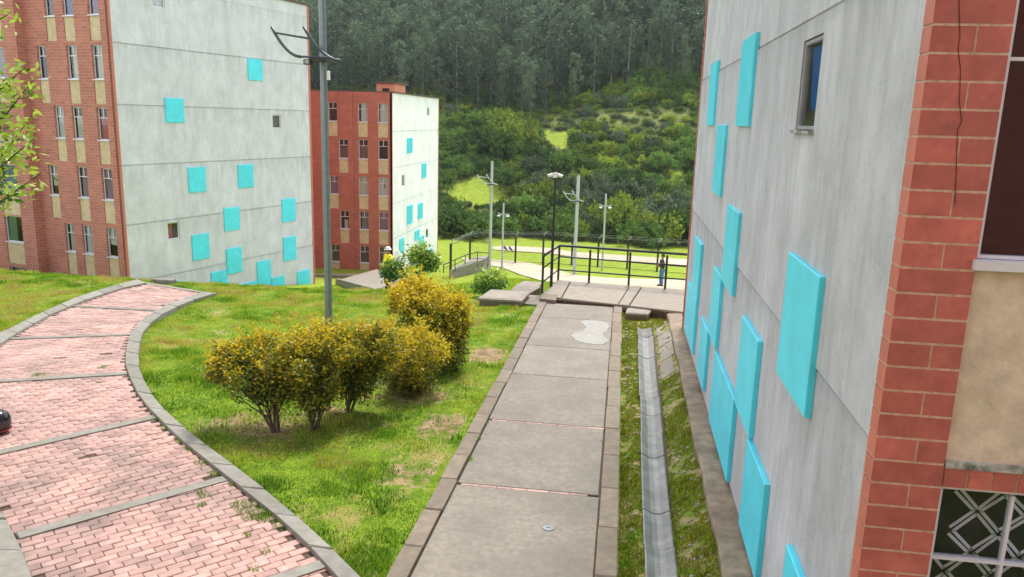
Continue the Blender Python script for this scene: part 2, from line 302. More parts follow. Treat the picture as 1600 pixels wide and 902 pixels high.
hillc = mix(nt, ramp(nt, noise(nt, v, 0.12, 5), 0.35, 0.65), (0.075, 0.105, 0.03), (0.17, 0.19, 0.05))
hillc = mix(nt, 1.0, hillc, ramp(nt, noise(nt, v, 1.1, 5, .7), 0.3, 0.7, (.6, .6, .6, 1), (1.25, 1.25, 1.25, 1)), 'MULTIPLY')
c = mix(nt, sp.outputs[1], c, hillc)
c = mix(nt, sp.outputs[2], c, mix(nt, ramp(nt, noise(nt, v, 1.6, 7, .75), .38, .62), (0.15, 0.24, 0.015), (0.31, 0.36, 0.035)))
nt.links.new(c, b.inputs['Base Color']); b.inputs['Roughness'].default_value = 0.95; b.inputs['Specular IOR Level'].default_value = 0.15
bump(nt, b, n3, 0.9, 0.03); M_GROUND = m

# ------------------------------------------------------------------ object helpers
def tag(o, label=None, cat=None, group=None, kind=None):
    if label: o['label'] = label
    if cat: o['category'] = cat
    if group: o['group'] = group
    if kind: o['kind'] = kind
    return o
def empty(name, loc, rz=0.0):
    o = bpy.data.objects.new(name, None); o.empty_display_size = 0.2; COL.objects.link(o)
    o.location = tuple(float(k) for k in loc); o.rotation_euler = (0, 0, rz); return o
def mworld(o):
    M = Matrix.Translation(o.location) @ o.rotation_euler.to_matrix().to_4x4()
    return mworld(o.parent) @ M if o.parent else M
class MB:
    """collects shapes in world (or local) coordinates and links them as ONE mesh object"""
    def __init__(s): s.v = []; s.f = []; s.m = []
    def add(s, vs, fs, mi=0):
        n = len(s.v); s.v += [tuple(float(c) for c in p) for p in vs]; s.f += [tuple(n + i for i in f) for f in fs]; s.m += [mi] * len(fs); return s
    def box(s, x0, x1, y0, y1, z0, z1, mi=0):
        return s.add([(x0, y0, z0), (x1, y0, z0), (x1, y1, z0), (x0, y1, z0), (x0, y0, z1), (x1, y0, z1), (x1, y1, z1), (x0, y1, z1)],
                     [(0, 3, 2, 1), (4, 5, 6, 7), (0, 1, 5, 4), (1, 2, 6, 5), (2, 3, 7, 6), (3, 0, 4, 7)], mi)
    def bbox(s, x0, x1, y0, y1, z0, z1, r=0.01, mi=0):
        """box with a chamfered top edge and corners"""
        b = [(x0, y0, z0), (x1, y0, z0), (x1, y1, z0), (x0, y1, z0)]
        c = [(x0, y0, z1 - r), (x1, y0, z1 - r), (x1, y1, z1 - r), (x0, y1, z1 - r)]
        t = [(x0 + r, y0 + r, z1), (x1 - r, y0 + r, z1), (x1 - r, y1 - r, z1), (x0 + r, y1 - r, z1)]
        fs = [(0, 3, 2, 1), (8, 9, 10, 11)]
        for i in range(4):
            j = (i + 1) % 4; fs += [(i, j, 4 + j, 4 + i), (4 + i, 4 + j, 8 + j, 8 + i)]
        return s.add(b + c + t, fs, mi)
    def prism(s, poly, z0, z1, mi=0, r=0.0):
        """poly: ccw 3-D or 2-D points; z0, z1 numbers or offsets when the points carry z"""
        n = len(poly); P = [tuple(p) for p in poly]
        if len(P[0]) == 2: bot = [(x, y, z0) for x, y in P]; top = [(x, y, z1) for x, y in P]
        else: bot = [(x, y, z + z0) for x, y, z in P]; top = [(x, y, z + z1) for x, y, z in P]
        if r:
            cx = sum(p[0] for p in top) / n; cy = sum(p[1] for p in top) / n
            mid = [(x, y, z - r) for x, y, z in top]
            top = [(x + (cx - x) / max(1e-6, math.hypot(cx - x, cy - y)) * r * 1.3, y + (cy - y) / max(1e-6, math.hypot(cx - x, cy - y)) * r * 1.3, z) for x, y, z in top]
            fs = [tuple(range(n - 1, -1, -1)), tuple(range(2 * n, 3 * n))]
            for i in range(n):
                j = (i + 1) % n; fs += [(i, j, n + j, n + i), (n + i, n + j, 2 * n + j, 2 * n + i)]
            return s.add(bot + mid + top, fs, mi)
        fs = [tuple(range(n - 1, -1, -1)), tuple(range(n, 2 * n))] + [(i, (i + 1) % n, n + (i + 1) % n, n + i) for i in range(n)]
        return s.add(bot + top, fs, mi)
    def tube(s, pts, rad, n=8, mi=0, cap=True, flat=None):
        pts = [Vector([float(c) for c in p]) for p in pts]
        if not hasattr(rad, '__len__'): rad = [rad] * len(pts)
        rings = []; up = None
        for i, p in enumerate(pts):
            d = (pts[min(i + 1, len(pts) - 1)] - pts[max(i - 1, 0)]).normalized()
            a = (up if up is not None else (Vector((0, 0, 1)) if abs(d.z) < 0.9 else Vector((1, 0, 0))))
            x = (a - d * a.dot(d)).normalized(); y = d.cross(x); up = x
            rings.append([p + (x * math.cos(2 * math.pi * (k + .5) / n) + y * math.sin(2 * math.pi * (k + .5) / n)) * rad[i] for k in range(n)])
        vs = [q for r in rings for q in r]; fs = []
        for i in range(len(pts) - 1):
            for k in range(n): fs.append((i * n + k, i * n + (k + 1) % n, (i + 1) * n + (k + 1) % n, (i + 1) * n + k))
        if cap: fs += [tuple(range(n - 1, -1, -1)), tuple((len(pts) - 1) * n + k for k in range(n))]
        return s.add(vs, fs, mi)
    def lathe(s, prof, c, n=20, mi=0):
        vs = []; fs = []
        for r, z in prof:
            for k in range(n): a = 2 * math.pi * k / n; vs.append((c[0] + r * math.cos(a), c[1] + r * math.sin(a), c[2] + z))
        for i in range(len(prof) - 1):
            for k in range(n): fs.append((i * n + k, i * n + (k + 1) % n, (i + 1) * n + (k + 1) % n, (i + 1) * n + k))
        fs += [tuple(range(n - 1, -1, -1)), tuple((len(prof) - 1) * n + k for k in range(n))]
        return s.add(vs, fs, mi)
    def build(s, name, mats, parent=None, local=False, smooth=False):
        me = bpy.data.meshes.new(name)
        vs = s.v
        if not local:
            if parent is not None:
                Mi = mworld(parent).inverted(); vs = [tuple(Mi @ Vector(p)) for p in vs]; loc = None
        me.from_pydata(vs, [], s.f)
        for mm in (mats if isinstance(mats, (list, tuple)) else [mats]): me.materials.append(mm)
        if len(me.materials) > 1: me.polygons.foreach_set('material_index', s.m)
        if smooth: me.polygons.foreach_set('use_smooth', [True] * len(me.polygons))
        o = bpy.data.objects.new(name, me); COL.objects.link(o)
        if parent is not None: o.parent = parent
        me.update(); return o
def recenter(o, at):
    """move a top-level mesh's origin to its base"""
    at = Vector([float(k) for k in at]); o.data.transform(Matrix.Translation(-at)); o.location = at; return o
def np_mesh(name, verts, faces, mats, midx=None, parent=None, k=4, smooth=False):
    """fast mesh from arrays; faces all k-gons"""
    me = bpy.data.meshes.new(name); nv, nf = len(verts), len(faces)
    me.vertices.add(nv); me.vertices.foreach_set('co', np.asarray(verts, np.float32).ravel())
    me.loops.add(nf * k); me.loops.foreach_set('vertex_index', np.asarray(faces, np.int32).ravel())
    me.polygons.add(nf); me.polygons.foreach_set('loop_start', np.arange(0, nf * k, k, dtype=np.int32))
    if midx is not None: me.polygons.foreach_set('material_index', np.asarray(midx, np.int32))
    for mm in (mats if isinstance(mats, (list, tuple)) else [mats]): me.materials.append(mm)
    if smooth: me.polygons.foreach_set('use_smooth', np.ones(nf, bool))
    me.update(calc_edges=True); me.validate()
    o = bpy.data.objects.new(name, me)
    COL.objects.link(o)
    if parent is not None: o.parent = parent
    return o
def copy_obj(src, parent=None, link=COL):
    c = src.copy(); link.objects.link(c)
    if parent is not None: c.parent = parent
    return c

# wall with openings: O origin, U along, N outwards; holes (u0,u1,z0,z1); jambs go inwards by t
def wall_mb(O, U, Nn, u0, u1, z0, z1, holes, t=0.12, mb=None):
    mb = mb or MB(); O = np.array(O, float); U = np.array([*U, 0.0]); Nn = np.array([*Nn, 0.0])
    us = sorted({u0, u1, *[h[0] for h in holes], *[h[1] for h in holes]}); us = [u for u in us if u0 <= u <= u1]
    zs = sorted({z0, z1, *[h[2] for h in holes], *[h[3] for h in holes]}); zs = [z for z in zs if z0 <= z <= z1]
    P = lambda u, z, d=0.0: O + U * u + Nn * d + np.array([0, 0, z])
    for i in range(len(us) - 1):
        for j in range(len(zs) - 1):
            cu = (us[i] + us[i + 1]) / 2; cz = (zs[j] + zs[j + 1]) / 2
            if any(h[0] < cu < h[1] and h[2] < cz < h[3] for h in holes): continue
            mb.add([P(us[i], zs[j]), P(us[i + 1], zs[j]), P(us[i + 1], zs[j + 1]), P(us[i], zs[j + 1])], [(0, 1, 2, 3)])
    for h in holes:
        a, b_, c_, d_ = h; c_ = max(c_, z0); d_ = min(d_, z1)
        q = [(a, c_), (b_, c_), (b_, d_), (a, d_)]
        for i in range(4):
            (ua, za), (ub, zb) = q[i], q[(i + 1) % 4]
            mb.add([P(ua, za), P(ub, zb), P(ub, zb, -t), P(ua, za, -t)], [(0, 1, 2, 3)])
    return mb
class Fr:
    """a local frame on a wall face"""
    def __init__(s, O, U, Nn): s.O = np.array(O, float); s.U = np.array([*U, 0.0]); s.N = np.array([*Nn, 0.0])
    def P(s, u, z, d=0.0): return s.O + s.U * u + s.N * d + np.array([0, 0, z])
    def box(s, mb, u0, u1, z0, z1, d0, d1, mi=0):
        vs = [s.P(u, z, d) for u, z, d in ((u0, z0, d0), (u1, z0, d0), (u1, z0, d1), (u0, z0, d1), (u0, z1, d0), (u1, z1, d0), (u1, z1, d1), (u0, z1, d1))]
        return mb.add(vs, [(0, 3, 2, 1), (4, 5, 6, 7), (0, 1, 5, 4), (1, 2, 6, 5), (2, 3, 7, 6), (3, 0, 4, 7)], mi)
def frame_mb(fr, u0, u1, z0, z1, d0, d1, wd, bars_u=(), bars_z=(), splits=()):
    mb = MB()
    fr.box(mb, u0, u1, z0, z0 + wd, d0, d1); fr.box(mb, u0, u1, z1 - wd, z1, d0, d1)
    fr.box(mb, u0, u0 + wd, z0 + wd, z1 - wd, d0, d1); fr.box(mb, u1 - wd, u1, z0 + wd, z1 - wd, d0, d1)
    for z in bars_z: fr.box(mb, u0 + wd, u1 - wd, z - wd / 2, z + wd / 2, d0 + .002, d1 - .002)
    for (u, za, zb) in splits: fr.box(mb, u - wd / 2, u + wd / 2, za, zb, d0 + .004, d1 - .004)
    return mb
def curtain_mb(fr, u0, u1, z0, z1, d, folds=6, amp=0.02, taper=0.0):
    mb = MB(); n = max(8, folds * 4); vs = []
    for k in range(2):
        for i in range(n + 1):
            t = i / n; u = u0 + (u1 - u0) * (t if k == 0 else t * (1 - taper))
            vs.append(fr.P(u, z1 if k == 0 else z0, d + amp * math.sin(t * folds * 2 * math.pi)))
    mb.add(vs, [(i, i + 1, n + 2 + i, n + 1 + i) for i in range(n)]); return mb
def window(parent, fr, u0, u1, z0, z1, dset=-0.09, cd=.07, tz=None, split=True, curtain=None, cu=(0.0, 1.0), cz=(0.0, 1.0), sill=True, wd=0.035, taper=0.0, fmat=None, folds=5):
    mb = frame_mb(fr, u0, u1, z0, z1, dset - 0.03, dset + 0.01, wd, bars_z=(tz,) if tz else (), splits=[((u0 + u1) / 2, tz + wd / 2, z1 - wd)] if (tz and split) else [])
    w_ = mb.build('window', fmat or M_WHITE, parent, local=True)
    g_ = MB(); fr.box(g_, u0 + wd, u1 - wd, z0 + wd, z1 - wd, dset - 0.014, dset - 0.010); g_.build('pane', M_GLASS, w_, local=True)
    if curtain:
        for cc, ru, rz in ([(curtain, cu, cz)] if not isinstance(curtain, list) else curtain):
            cm = curtain_mb(fr, u0 + (u1 - u0) * ru[0], u0 + (u1 - u0) * ru[1], z0 + (z1 - z0) * rz[0], z0 + (z1 - z0) * rz[1], dset - cd, folds, 0.018 if cd > .05 else .008, taper)
            cm.build('curtain', CL[cc], w_, local=True)
    if sill:
        s2 = MB(); fr.box(s2, u0 - 0.03, u1 + 0.03, z0 - 0.05, z0 - 0.004, -0.10, 0.035); s2.build('sill', M_WHITE, w_, local=True)
    return w_

# ================================================================== GROUND
kr_out = [(655, 1000), (590, 935), (560, 902), (495, 840), (440, 790), (370, 735), (310, 690), (262, 650), (230, 610), (217, 575), (217, 545), (224, 520), (242, 500), (270, 485), (300, 472), (335, 461)]
kr_in = [(600, 1000), (552, 935), (524, 902), (474, 848), (420, 800), (347, 743), (282, 690), (237, 647), (208, 607), (196, 572), (197, 545), (206, 520), (226, 498), (258, 480), (292, 467), (322, 458)]
kl_out = [(-5, 1000), (-20, 950), (-30, 905), (-45, 865), (-75, 820), (-125, 765), (-168, 700), (-172, 645), (-115, 575), (-50, 545), (0, 524), (30, 508), (80, 484), (130, 463), (180, 448), (215, 439)]
kl_in = [(80, 1000), (64, 950), (51, 905), (29, 850), (0, 797), (-55, 742), (-95, 695), (-100, 655), (-62, 597), (-30, 560), (0, 541), (27, 523), (72, 497), (131, 472), (188, 453), (229, 444)]
def W2(pts): return np.array([G(*p)[:2] for p in pts])
KRo, KRi, KLo, KLi = W2(kr_out), W2(kr_in), W2(kl_out), W2(kl_in)
# lower part of the path's left edge lies at the picture's lower left corner
PATHPOLY = np.vstack([KRi, KLi[::-1]])
PATHIN = np.vstack([(KRo + KRi) / 2, ((KLo + KLi) / 2)[::-1]])
CLEAR1 = [(690, 302), (712, 285), (745, 274), (786, 290), (789, 311), (770, 319), (735, 322), (702, 310)]
CLEAR2 = [(834, 206), (886, 205), (892, 226), (880, 233), (850, 223)]
CLEAR3 = [(1035, 258), (1068, 268), (1070, 290), (1048, 290)]
LAWN_R = [(-11.0, 19.5), (-2.05, 19.5), (-2.0, 5.0), (-2.6, 5.0)]
xs = np.unique(np.concatenate([np.arange(-14, 3.01, 0.18), np.arange(.1, 1.3, .03), -14 - np.cumsum(np.linspace(0.3, 9, 45)), 3 + np.cumsum(np.linspace(0.3, 9, 45)), [-900, -600, -400, 400, 600, 900]]))
ys = np.unique(np.concatenate([np.arange(3.5, 24, 0.18), 24 + np.cumsum(np.linspace(0.25, 1.2, 70)), np.arange(78, 150, 1.5), np.arange(152, 300, 4), [320, 360, 420, 550, 800, 1100, 1500], np.arange(-40, 3.5, 2.0)]))
XX, YY = np.meshgrid(xs, ys); ZZ = height(XX, YY)
V_ = np.stack([XX.ravel(), YY.ravel(), ZZ.ravel()], 1); nx_, ny_ = len(xs), len(ys)
ii = (np.arange(ny_ - 1)[:, None] * nx_ + np.arange(nx_ - 1)[None, :]).ravel()
ground = np_mesh('ground', V_, np.stack([ii, ii + 1, ii + nx_ + 1, ii + nx_], 1), M_GROUND, smooth=True)
tag(ground, kind='structure')
cov = np.zeros((len(V_), 4), np.float32); cov[:, 3] = 1
pp = proj_np(V_); vx, vy = V_[:, 0], V_[:, 1]; front_ = vy > 3
# bare soil: worn strip beside the concrete path, under the shrubs, behind the landing, drain verge
def blob(x, y, cx, cy, r): return np.clip(1.3 - np.hypot(vx - cx, vy - cy) / r, 0, 1)
dirtm = 0.66 * (np.abs(vx + 2.38) < 0.42) * (vy > 6) * (vy < 18) * (0.55 + 0.45 * np.sin(vy * 2.3) * np.sin(vy * 0.9 + 1))
for (cx, cy, r) in ((-5.4, 9.8, .9), (-4.7, 9.7, .9), (-4.2, 10.6, .8), (-3.0, 11.6, 1.0), (-3.6, 12.2, .7)): dirtm = np.maximum(dirtm, 0.50 * blob(vx, vy, cx, cy, r))
for (cx, cy, r) in ((-3.1, 8.4, .35), (-2.6, 7.4, .3), (-8.0, 14.5, .7), (-9.2, 16.4, .8), (-3.0, 9.4, .35)): dirtm = np.maximum(dirtm, 0.42 * blob(vx, vy, cx, cy, r))
dirtm = np.maximum(dirtm, 0.46 * ((vx > 0.1) & (vx < 1.5) & (vy < 19.5)))
cov[:, 0] = dirtm
cov[:, 1] = sstep(88, 93, vy)
mead = np.zeros(len(V_))
for poly in (CLEAR1, CLEAR2, CLEAR3): mead = np.maximum(mead, (in_poly(pp[:, 0], pp[:, 1], poly) & (vy > 92)).astype(float) * 0.9)
cov[:, 2] = mead
cov[:, 2] = np.maximum(cov[:, 2], 0.75 * sstep(19.5, 26, vy) * (1 - sstep(84, 90, vy)))
ca = ground.data.color_attributes.new('cover', 'FLOAT_COLOR', 'POINT'); ca.data.foreach_set('color', cov.ravel())

def drape(name, top, bot, n=40, lift=0.05, mat=None, ymin=23.0):
    """a strip of ground between two picture lines, laid on the terrain"""
    def res(line):
        L = np.array(line, float); d = np.r_[0, np.cumsum(np.hypot(*np.diff(L, axis=0).T))]; t = np.linspace(0, d[-1], n)
        return np.stack([np.interp(t, d, L[:, 0]), np.interp(t, d, L[:, 1])], 1)
    A = [on_ground(*p, ymin=ymin) for p in res(top)]; B = [on_ground(*p, ymin=ymin) for p in res(bot)]
    vs = []; m_ = 14
    for a_, b2 in zip(A, B):
        for k in range(m_ + 1):
            x, y = a_[0] + (b2[0] - a_[0]) * k / m_, a_[1] + (b2[1] - a_[1]) * k / m_
            vs.append((x, y, float(height(x, y)) + lift))
    fs = [(i * (m_ + 1) + k, (i + 1) * (m_ + 1) + k, (i + 1) * (m_ + 1) + k + 1, i * (m_ + 1) + k + 1) for i in range(n - 1) for k in range(m_)]
    o = np_mesh(name, np.array(vs), fs, mat or M_SAND, smooth=True); tag(o, kind='structure'); return o
drape('dirt_path', [(722, 404), (745, 405), (790, 408), (830, 412), (862, 421), (900, 431), (960, 436), (1010, 437), (1100, 440)],
      [(728, 412), (745, 414), (782, 418), (815, 431), (850, 441), (900, 446), (960, 450), (1010, 452), (1100, 458)])
drape('dirt_road', [(770, 386.5), (800, 385.5), (850, 388), (900, 395), (950, 398.5), (1010, 402.5), (1100, 408)],
      [(770, 391), (800, 393.5), (850, 396.5), (900, 403), (950, 407.5), (1010, 413), (1100, 420)], lift=0.07)

# ================================================================== BRICK PATH
path = None
def z_on(x, y, dz=0.0): return plane_z(y) + dz
mb = MB(); mb.prism([(x, y, plane_z(y)) for x, y in np.vstack([KRo, KLo[::-1]])], -0.30, -0.022)
brick_path = mb.build('brick_path', M_JOINT); tag(brick_path, kind='structure')
def resample(L, step):
    d = np.r_[0, np.cumsum(np.hypot(*np.diff(L, axis=0).T))]; n = max(2, int(round(d[-1] / step)) + 1); t = np.linspace(0, d[-1], n)
    return np.stack([np.interp(t, d, L[:, 0]), np.interp(t, d, L[:, 1])], 1), t / d[-1]
def kerb_run(A, B, step, mat, parent, lo=-0.25, hi=0.03, gap=0.006, jit=0.006, name='kerb_stone'):
    RA, t = resample(A, step); dB = np.r_[0, np.cumsum(np.hypot(*np.diff(B, axis=0).T))]; tb_ = t * dB[-1]
    RB = np.stack([np.interp(tb_, dB, B[:, 0]), np.interp(tb_, dB, B[:, 1])], 1)
    for i in range(len(RA) - 1):
        a0, a1, b0, b1 = RA[i], RA[i + 1], RB[i], RB[i + 1]; da = (a1 - a0); da = da / np.hypot(*da) * gap
        j = random.uniform(-jit, jit); q = [a0 + da, a1 - da, b1 - da, b0 + da]
        area = sum(q[k][0] * q[(k + 1) % 4][1] - q[(k + 1) % 4][0] * q[k][1] for k in range(4))
        if area < 0: q = q[::-1]
        m_ = MB(); m_.prism([(x, y, plane_z(y)) for x, y in q], lo, hi + j, r=0.012); m_.build(name, mat, parent)
kerb_run(KRi, KRo, 0.82, M_KERB, brick_path, hi=0.045)
kerb_run(KLi, KLo, 0.82, M_KERB, brick_path, hi=0.045)
# concrete bands across, each given by two picture points at its near edge and its width
BANDS = [((330, 940), (508, 881)), ((27, 838.5), (353, 748)), ((-75, 725), (243, 652)), ((-62, 600), (199, 584)), ((14, 529.5), (206, 523)), ((112, 478.5), (256, 486)), ((215, 441), (335, 460))]
bw_ = [(a_, b2) for a_, b2 in ((G(*p)[:2], G(*q)[:2]) for p, q in BANDS)]
for (a_, b2) in bw_:
    d = (b2 - a_) / np.hypot(*(b2 - a_)); nrm = np.array([-d[1], d[0]]); nrm = nrm if nrm[1] > 0 else -nrm
    wv = 0.15
    L = np.hypot(*(b2 - a_)); k = max(1, int(L / 2.0))
    for i in range(k):
        p0 = a_ + d * (L * i / k + .004); p1 = a_ + d * (L * (i + 1) / k - .004)
        q = [p0 - nrm * wv / 2, p1 - nrm * wv / 2, p1 + nrm * wv / 2, p0 + nrm * wv / 2]
        m_ = MB(); m_.prism([(x, y, plane_z(y)) for x, y in q], -0.12, 0.012 + random.uniform(-.004, .004), r=0.008); m_.build('concrete_band', M_KERB, brick_path)
# pavers section by section, courses parallel to the nearer band
PB = []
far_a, far_b = bw_[-1]
secs = [(None, bw_[0])] + [(bw_[i], bw_[i + 1]) for i in range(len(bw_) - 1)]
def side_of(a_, b2, P): return (b2[0] - a_[0]) * (P[1] - a_[1]) - (b2[1] - a_[1]) * (P[0] - a_[0])
for lo_, hi_ in secs:
    ref = hi_ if lo_ is None else lo_
    a_, b2 = ref; d = (b2 - a_) / np.hypot(*(b2 - a_)); nrm = np.array([-d[1], d[0]])
    rows = range(-30, 1) if lo_ is None else range(0, 75)
    for r_ in rows:
        for c_ in range(-90, 60):
            cc = b2 + d * ((c_ + 0.5 * (r_ % 2)) * 0.203) + nrm * ((r_ + 0.5) * 0.103)
            s1 = side_of(*hi_, cc)
            if s1 > 0: continue
            if lo_ is not None and side_of(*lo_, cc) < 0: continue
            PB.append((cc[0], cc[1], d[0], d[1]))
PB = np.array(PB); cover = in_poly(PB[:, 0], PB[:, 1], PATHPOLY); PB = PB[cover]
pq = proj_np(np.c_[PB[:, :2], plane_z(PB[:, 1])]); vis = (pq[:, 0] > -220) & (pq[:, 0] < 1640) & (pq[:, 1] < 1010)
PB = PB[vis]; pq = pq[vis]
keep = RNG.random(len(PB)) > 0.006; PB, pq = PB[keep], pq[keep]
dist_ = np.hypot(PB[:, 0], PB[:, 1]); infr = (pq[:, 0] > 0) & (pq[:, 1] < 902); order = np.argsort(np.where(infr, dist_, dist_ + 100)); single = set(order[:295].tolist())
paver_me = None
hx, hy, ch = 0.0985, 0.0485, 0.006
base_v = np.array([(-hx, -hy, -.05), (hx, -hy, -.05), (hx, hy, -.05), (-hx, hy, -.05), (-hx, -hy, -ch), (hx, -hy, -ch), (hx, hy, -ch), (-hx, hy, -ch),
                   (-hx + ch, -hy + ch, 0), (hx - ch, -hy + ch, 0), (hx - ch, hy - ch, 0), (-hx + ch, hy - ch, 0)])
base_f = [(8, 9, 10, 11)] + [(i, (i + 1) % 4, 4 + (i + 1) % 4, 4 + i) for i in range(4)] + [(4 + i, 4 + (i + 1) % 4, 8 + (i + 1) % 4, 8 + i) for i in range(4)]
pm = bpy.data.meshes.new('brick'); pm.from_pydata([tuple(p) for p in base_v], [], base_f); pm.materials.append(M_PAVER); pm.update()
bulk_v = []; bulk_f = []
for i, (x, y, dx, dy) in enumerate(PB):
    dx, dy = float(dx), float(dy); tilt = (random.gauss(0, .006), random.gauss(0, .012)); dz = random.gauss(-0.004, 0.003); ang = math.atan2(dy, dx) + random.gauss(0, .008)
    if i in single:
        o = bpy.data.objects.new('brick', pm); COL.objects.link(o); o.parent = brick_path
        o.location = (x, y, plane_z(y) + dz); o.rotation_euler = (tilt[0] + PS * math.cos(ang), tilt[1] - 0, ang)
    else:
        ca_, sa_ = math.cos(ang), math.sin(ang)
        v_ = base_v.copy(); v_[:, 2] += v_[:, 0] * tilt[1] + v_[:, 1] * tilt[0]
        X_ = v_[:, 0] * ca_ - v_[:, 1] * sa_ + x; Y_ = v_[:, 0] * sa_ + v_[:, 1] * ca_ + y
        n0 = len(bulk_v) * 12; bulk_v.append(np.stack([X_, Y_, v_[:, 2] + plane_z(Y_) + dz], 1)); bulk_f += [[n0 + k for k in f] for f in base_f]
o = np_mesh('brick_paving', np.vstack(bulk_v), bulk_f, M_PAVER, parent=brick_path); tag(o, kind='stuff')
# a loose broken block by the far end of the brick path
p = G(255, 441); mb = MB(); mb.bbox(p[0] - .28, p[0] + .3, p[1] - .1, p[1] + .12, p[2] - .25, p[2] + .09, .02)
o = mb.build('concrete_block', M_KERB); tag(recenter(o, (p[0], p[1], p[2])), 'grey broken concrete block lying at the crest of the pink brick path', 'block')

# ================================================================== CONCRETE PATH, DRAIN, LANDING
def slab_poly(x0, x1, y0, y1): return [(x0, y0, plane_z(y0)), (x1, y0, plane_z(y0)), (x1, y1, plane_z(y1)), (x0, y1, plane_z(y1))]
mb = MB(); mb.prism(slab_poly(-1.94, 0.15, 2.5, 19.4), -0.35, -0.03); cpath = mb.build('concrete_path', M_JOINT); tag(cpath, kind='structure')
jy = [3.7, 6.05, 8.42, 10.65, 13.05, 15.1, 17.75, 19.42]
for i in range(len(jy) - 1):
    x0 = -1.746 + random.uniform(-.005, .006); x1 = -0.070 + random.uniform(-.006, .005)
    g0 = 0.045 if i in (1, 2, 3) else 0.008
    mb = MB(); mb.prism(slab_poly(x0, x1, jy[i] + g0, jy[i + 1] - 0.012), -0.12, random.uniform(-.004, .001), r=0.008); mb.build('slab', M_SLAB, cpath)
for yy in (8.42, 10.65, 6.05):
    xx = -1.70
    while xx < -0.30:
        L = random.uniform(.17, .26); mb = MB(); mb.prism(slab_poly(xx, xx + L - .006, yy - .008, yy + .036), -0.1, -0.002, r=0.004); mb.build('brick', M_PAVER, cpath); xx += L
yy = 3.6; 
for xa, xb, st in ((-1.95, -1.755, 0.78), (-0.055, 0.150, 1.0)):
    yy = 3.6 + random.uniform(0, .3)
    while yy < 19.3:
        y2 = min(19.4, yy + st * random.uniform(.95, 1.05)); j = random.uniform(-.008, .008)
        mb = MB(); mb.prism(slab_poly(xa + j, xb + j, yy + .004, y2 - .004), -0.25, 0.028 + random.uniform(-.006, .006), r=0.012); mb.build('kerb_stone', M_KERB2, cpath); yy = y2
p = G(857, 826); mb = MB(); mb.lathe([(.062, -.02), (.062, .004), (.055, .008), (.02, .008)], (p[0], p[1], p[2] + .004), 24); o = mb.build('valve_cover', M_METALDISC, cpath)
mb = MB(); mb.box(p[0] - .02, p[0] + .02, p[1] - .004, p[1] + .004, p[2] + .010, p[2] + .016); mb.build('slot', M_RUSTBLK, o)
# pale cement patches trowelled on the far slabs
mb = MB()
for poly in ([(905, 503), (914, 500.5), (926, 500), (938, 502), (948, 505), (953, 509), (951, 514), (944, 519), (943, 524), (949, 529), (950, 534), (943, 538), (931, 539), (917, 537), (904, 534), (896, 529), (894, 524), (900, 520), (911, 517), (917, 512), (912, 508)],):
    pr = []
    for i_ in range(len(poly)):
        a0, a1 = poly[i_], poly[(i_ + 1) % len(poly)]
        for k_ in range(4): t_ = k_ / 4; pr.append((a0[0] * (1 - t_) + a1[0] * t_ + random.uniform(-1.6, 1.6), a0[1] * (1 - t_) + a1[1] * t_ + random.uniform(-.8, .8)))
    q = [G(*p_, dz=0.004) for p_ in pr]; mb.prism(q, -0.006, 0.002)
o = mb.build('cement_patch', M_PUTTY, cpath)

# drain: v-shaped concrete gutter segments
ground_z = lambda x, y: float(height(x, y))
drain = None
def drain_z(x, y): return float(height(x + .2, y)) + .03
mb = MB(); mb.prism([(x, y, drain_z(x, y)) for x, y in ((.46, 4.2), (.72, 4.2), (.82, 15.8), (.56, 15.8))], -.30, -.15)
drain = mb.build('drain_channel', M_JOINT); tag(drain, 'narrow dished concrete drain channel between the mossy strips below the tall wall', 'drain')
yy = 4.2
while yy < 17.2:
    y2 = yy + 0.78; jx, jz = random.uniform(-.010, .010), random.uniform(-.006, .006); m_ = MB(); cx0 = .61 + (yy - 7) * .006; prof = [(-.15, -.006), (-.135, .0), (-.055, -.045), (.0, -.052), (.055, -.045), (.135, .0), (.15, -.006)]
    vs = []
    for y_ in (yy + .005, y2 - .005):
        cx_ = .57 + (y_ - 7) * .0075; dz_ = drain_z(cx_, y_) - plane_z(y_) + .10
        cx_ += jx; vs += [(cx_ + a_, y_, plane_z(y_) - .10 + jz + b3 + dz_) for a_, b3 in prof] + [(cx_ + .15, y_, plane_z(y_) - .27 + dz_), (cx_ - .15, y_, plane_z(y_) - .27 + dz_)]
    n = len(prof) + 2; m_.add(vs, [(i, (i + 1) % n, n + (i + 1) % n, n + i) for i in range(n)] + [tuple(range(n - 1, -1, -1)), tuple(range(n, 2 * n))])
    m_.build('channel_segment', M_DRAIN, drain); yy = y2
# flat broken slabs between the drain and the ledge at its far end
mb = MB()
for (x0, x1, y0, y1) in ((.86, 1.1, 13.9, 14.8), (.87, 1.12, 14.85, 15.7), (.88, 1.14, 15.75, 16.5), (.84, 1.05, 12.9, 13.8)):
    mb.prism([(x, y, float(height(x, y))) for x, y in ((x0, y0), (x1, y0), (x1, y1), (x0, y1))], -.15, .03 + random.uniform(-.01, .01), r=.015)
o = mb.build('drain_apron', M_SLABL, drain)

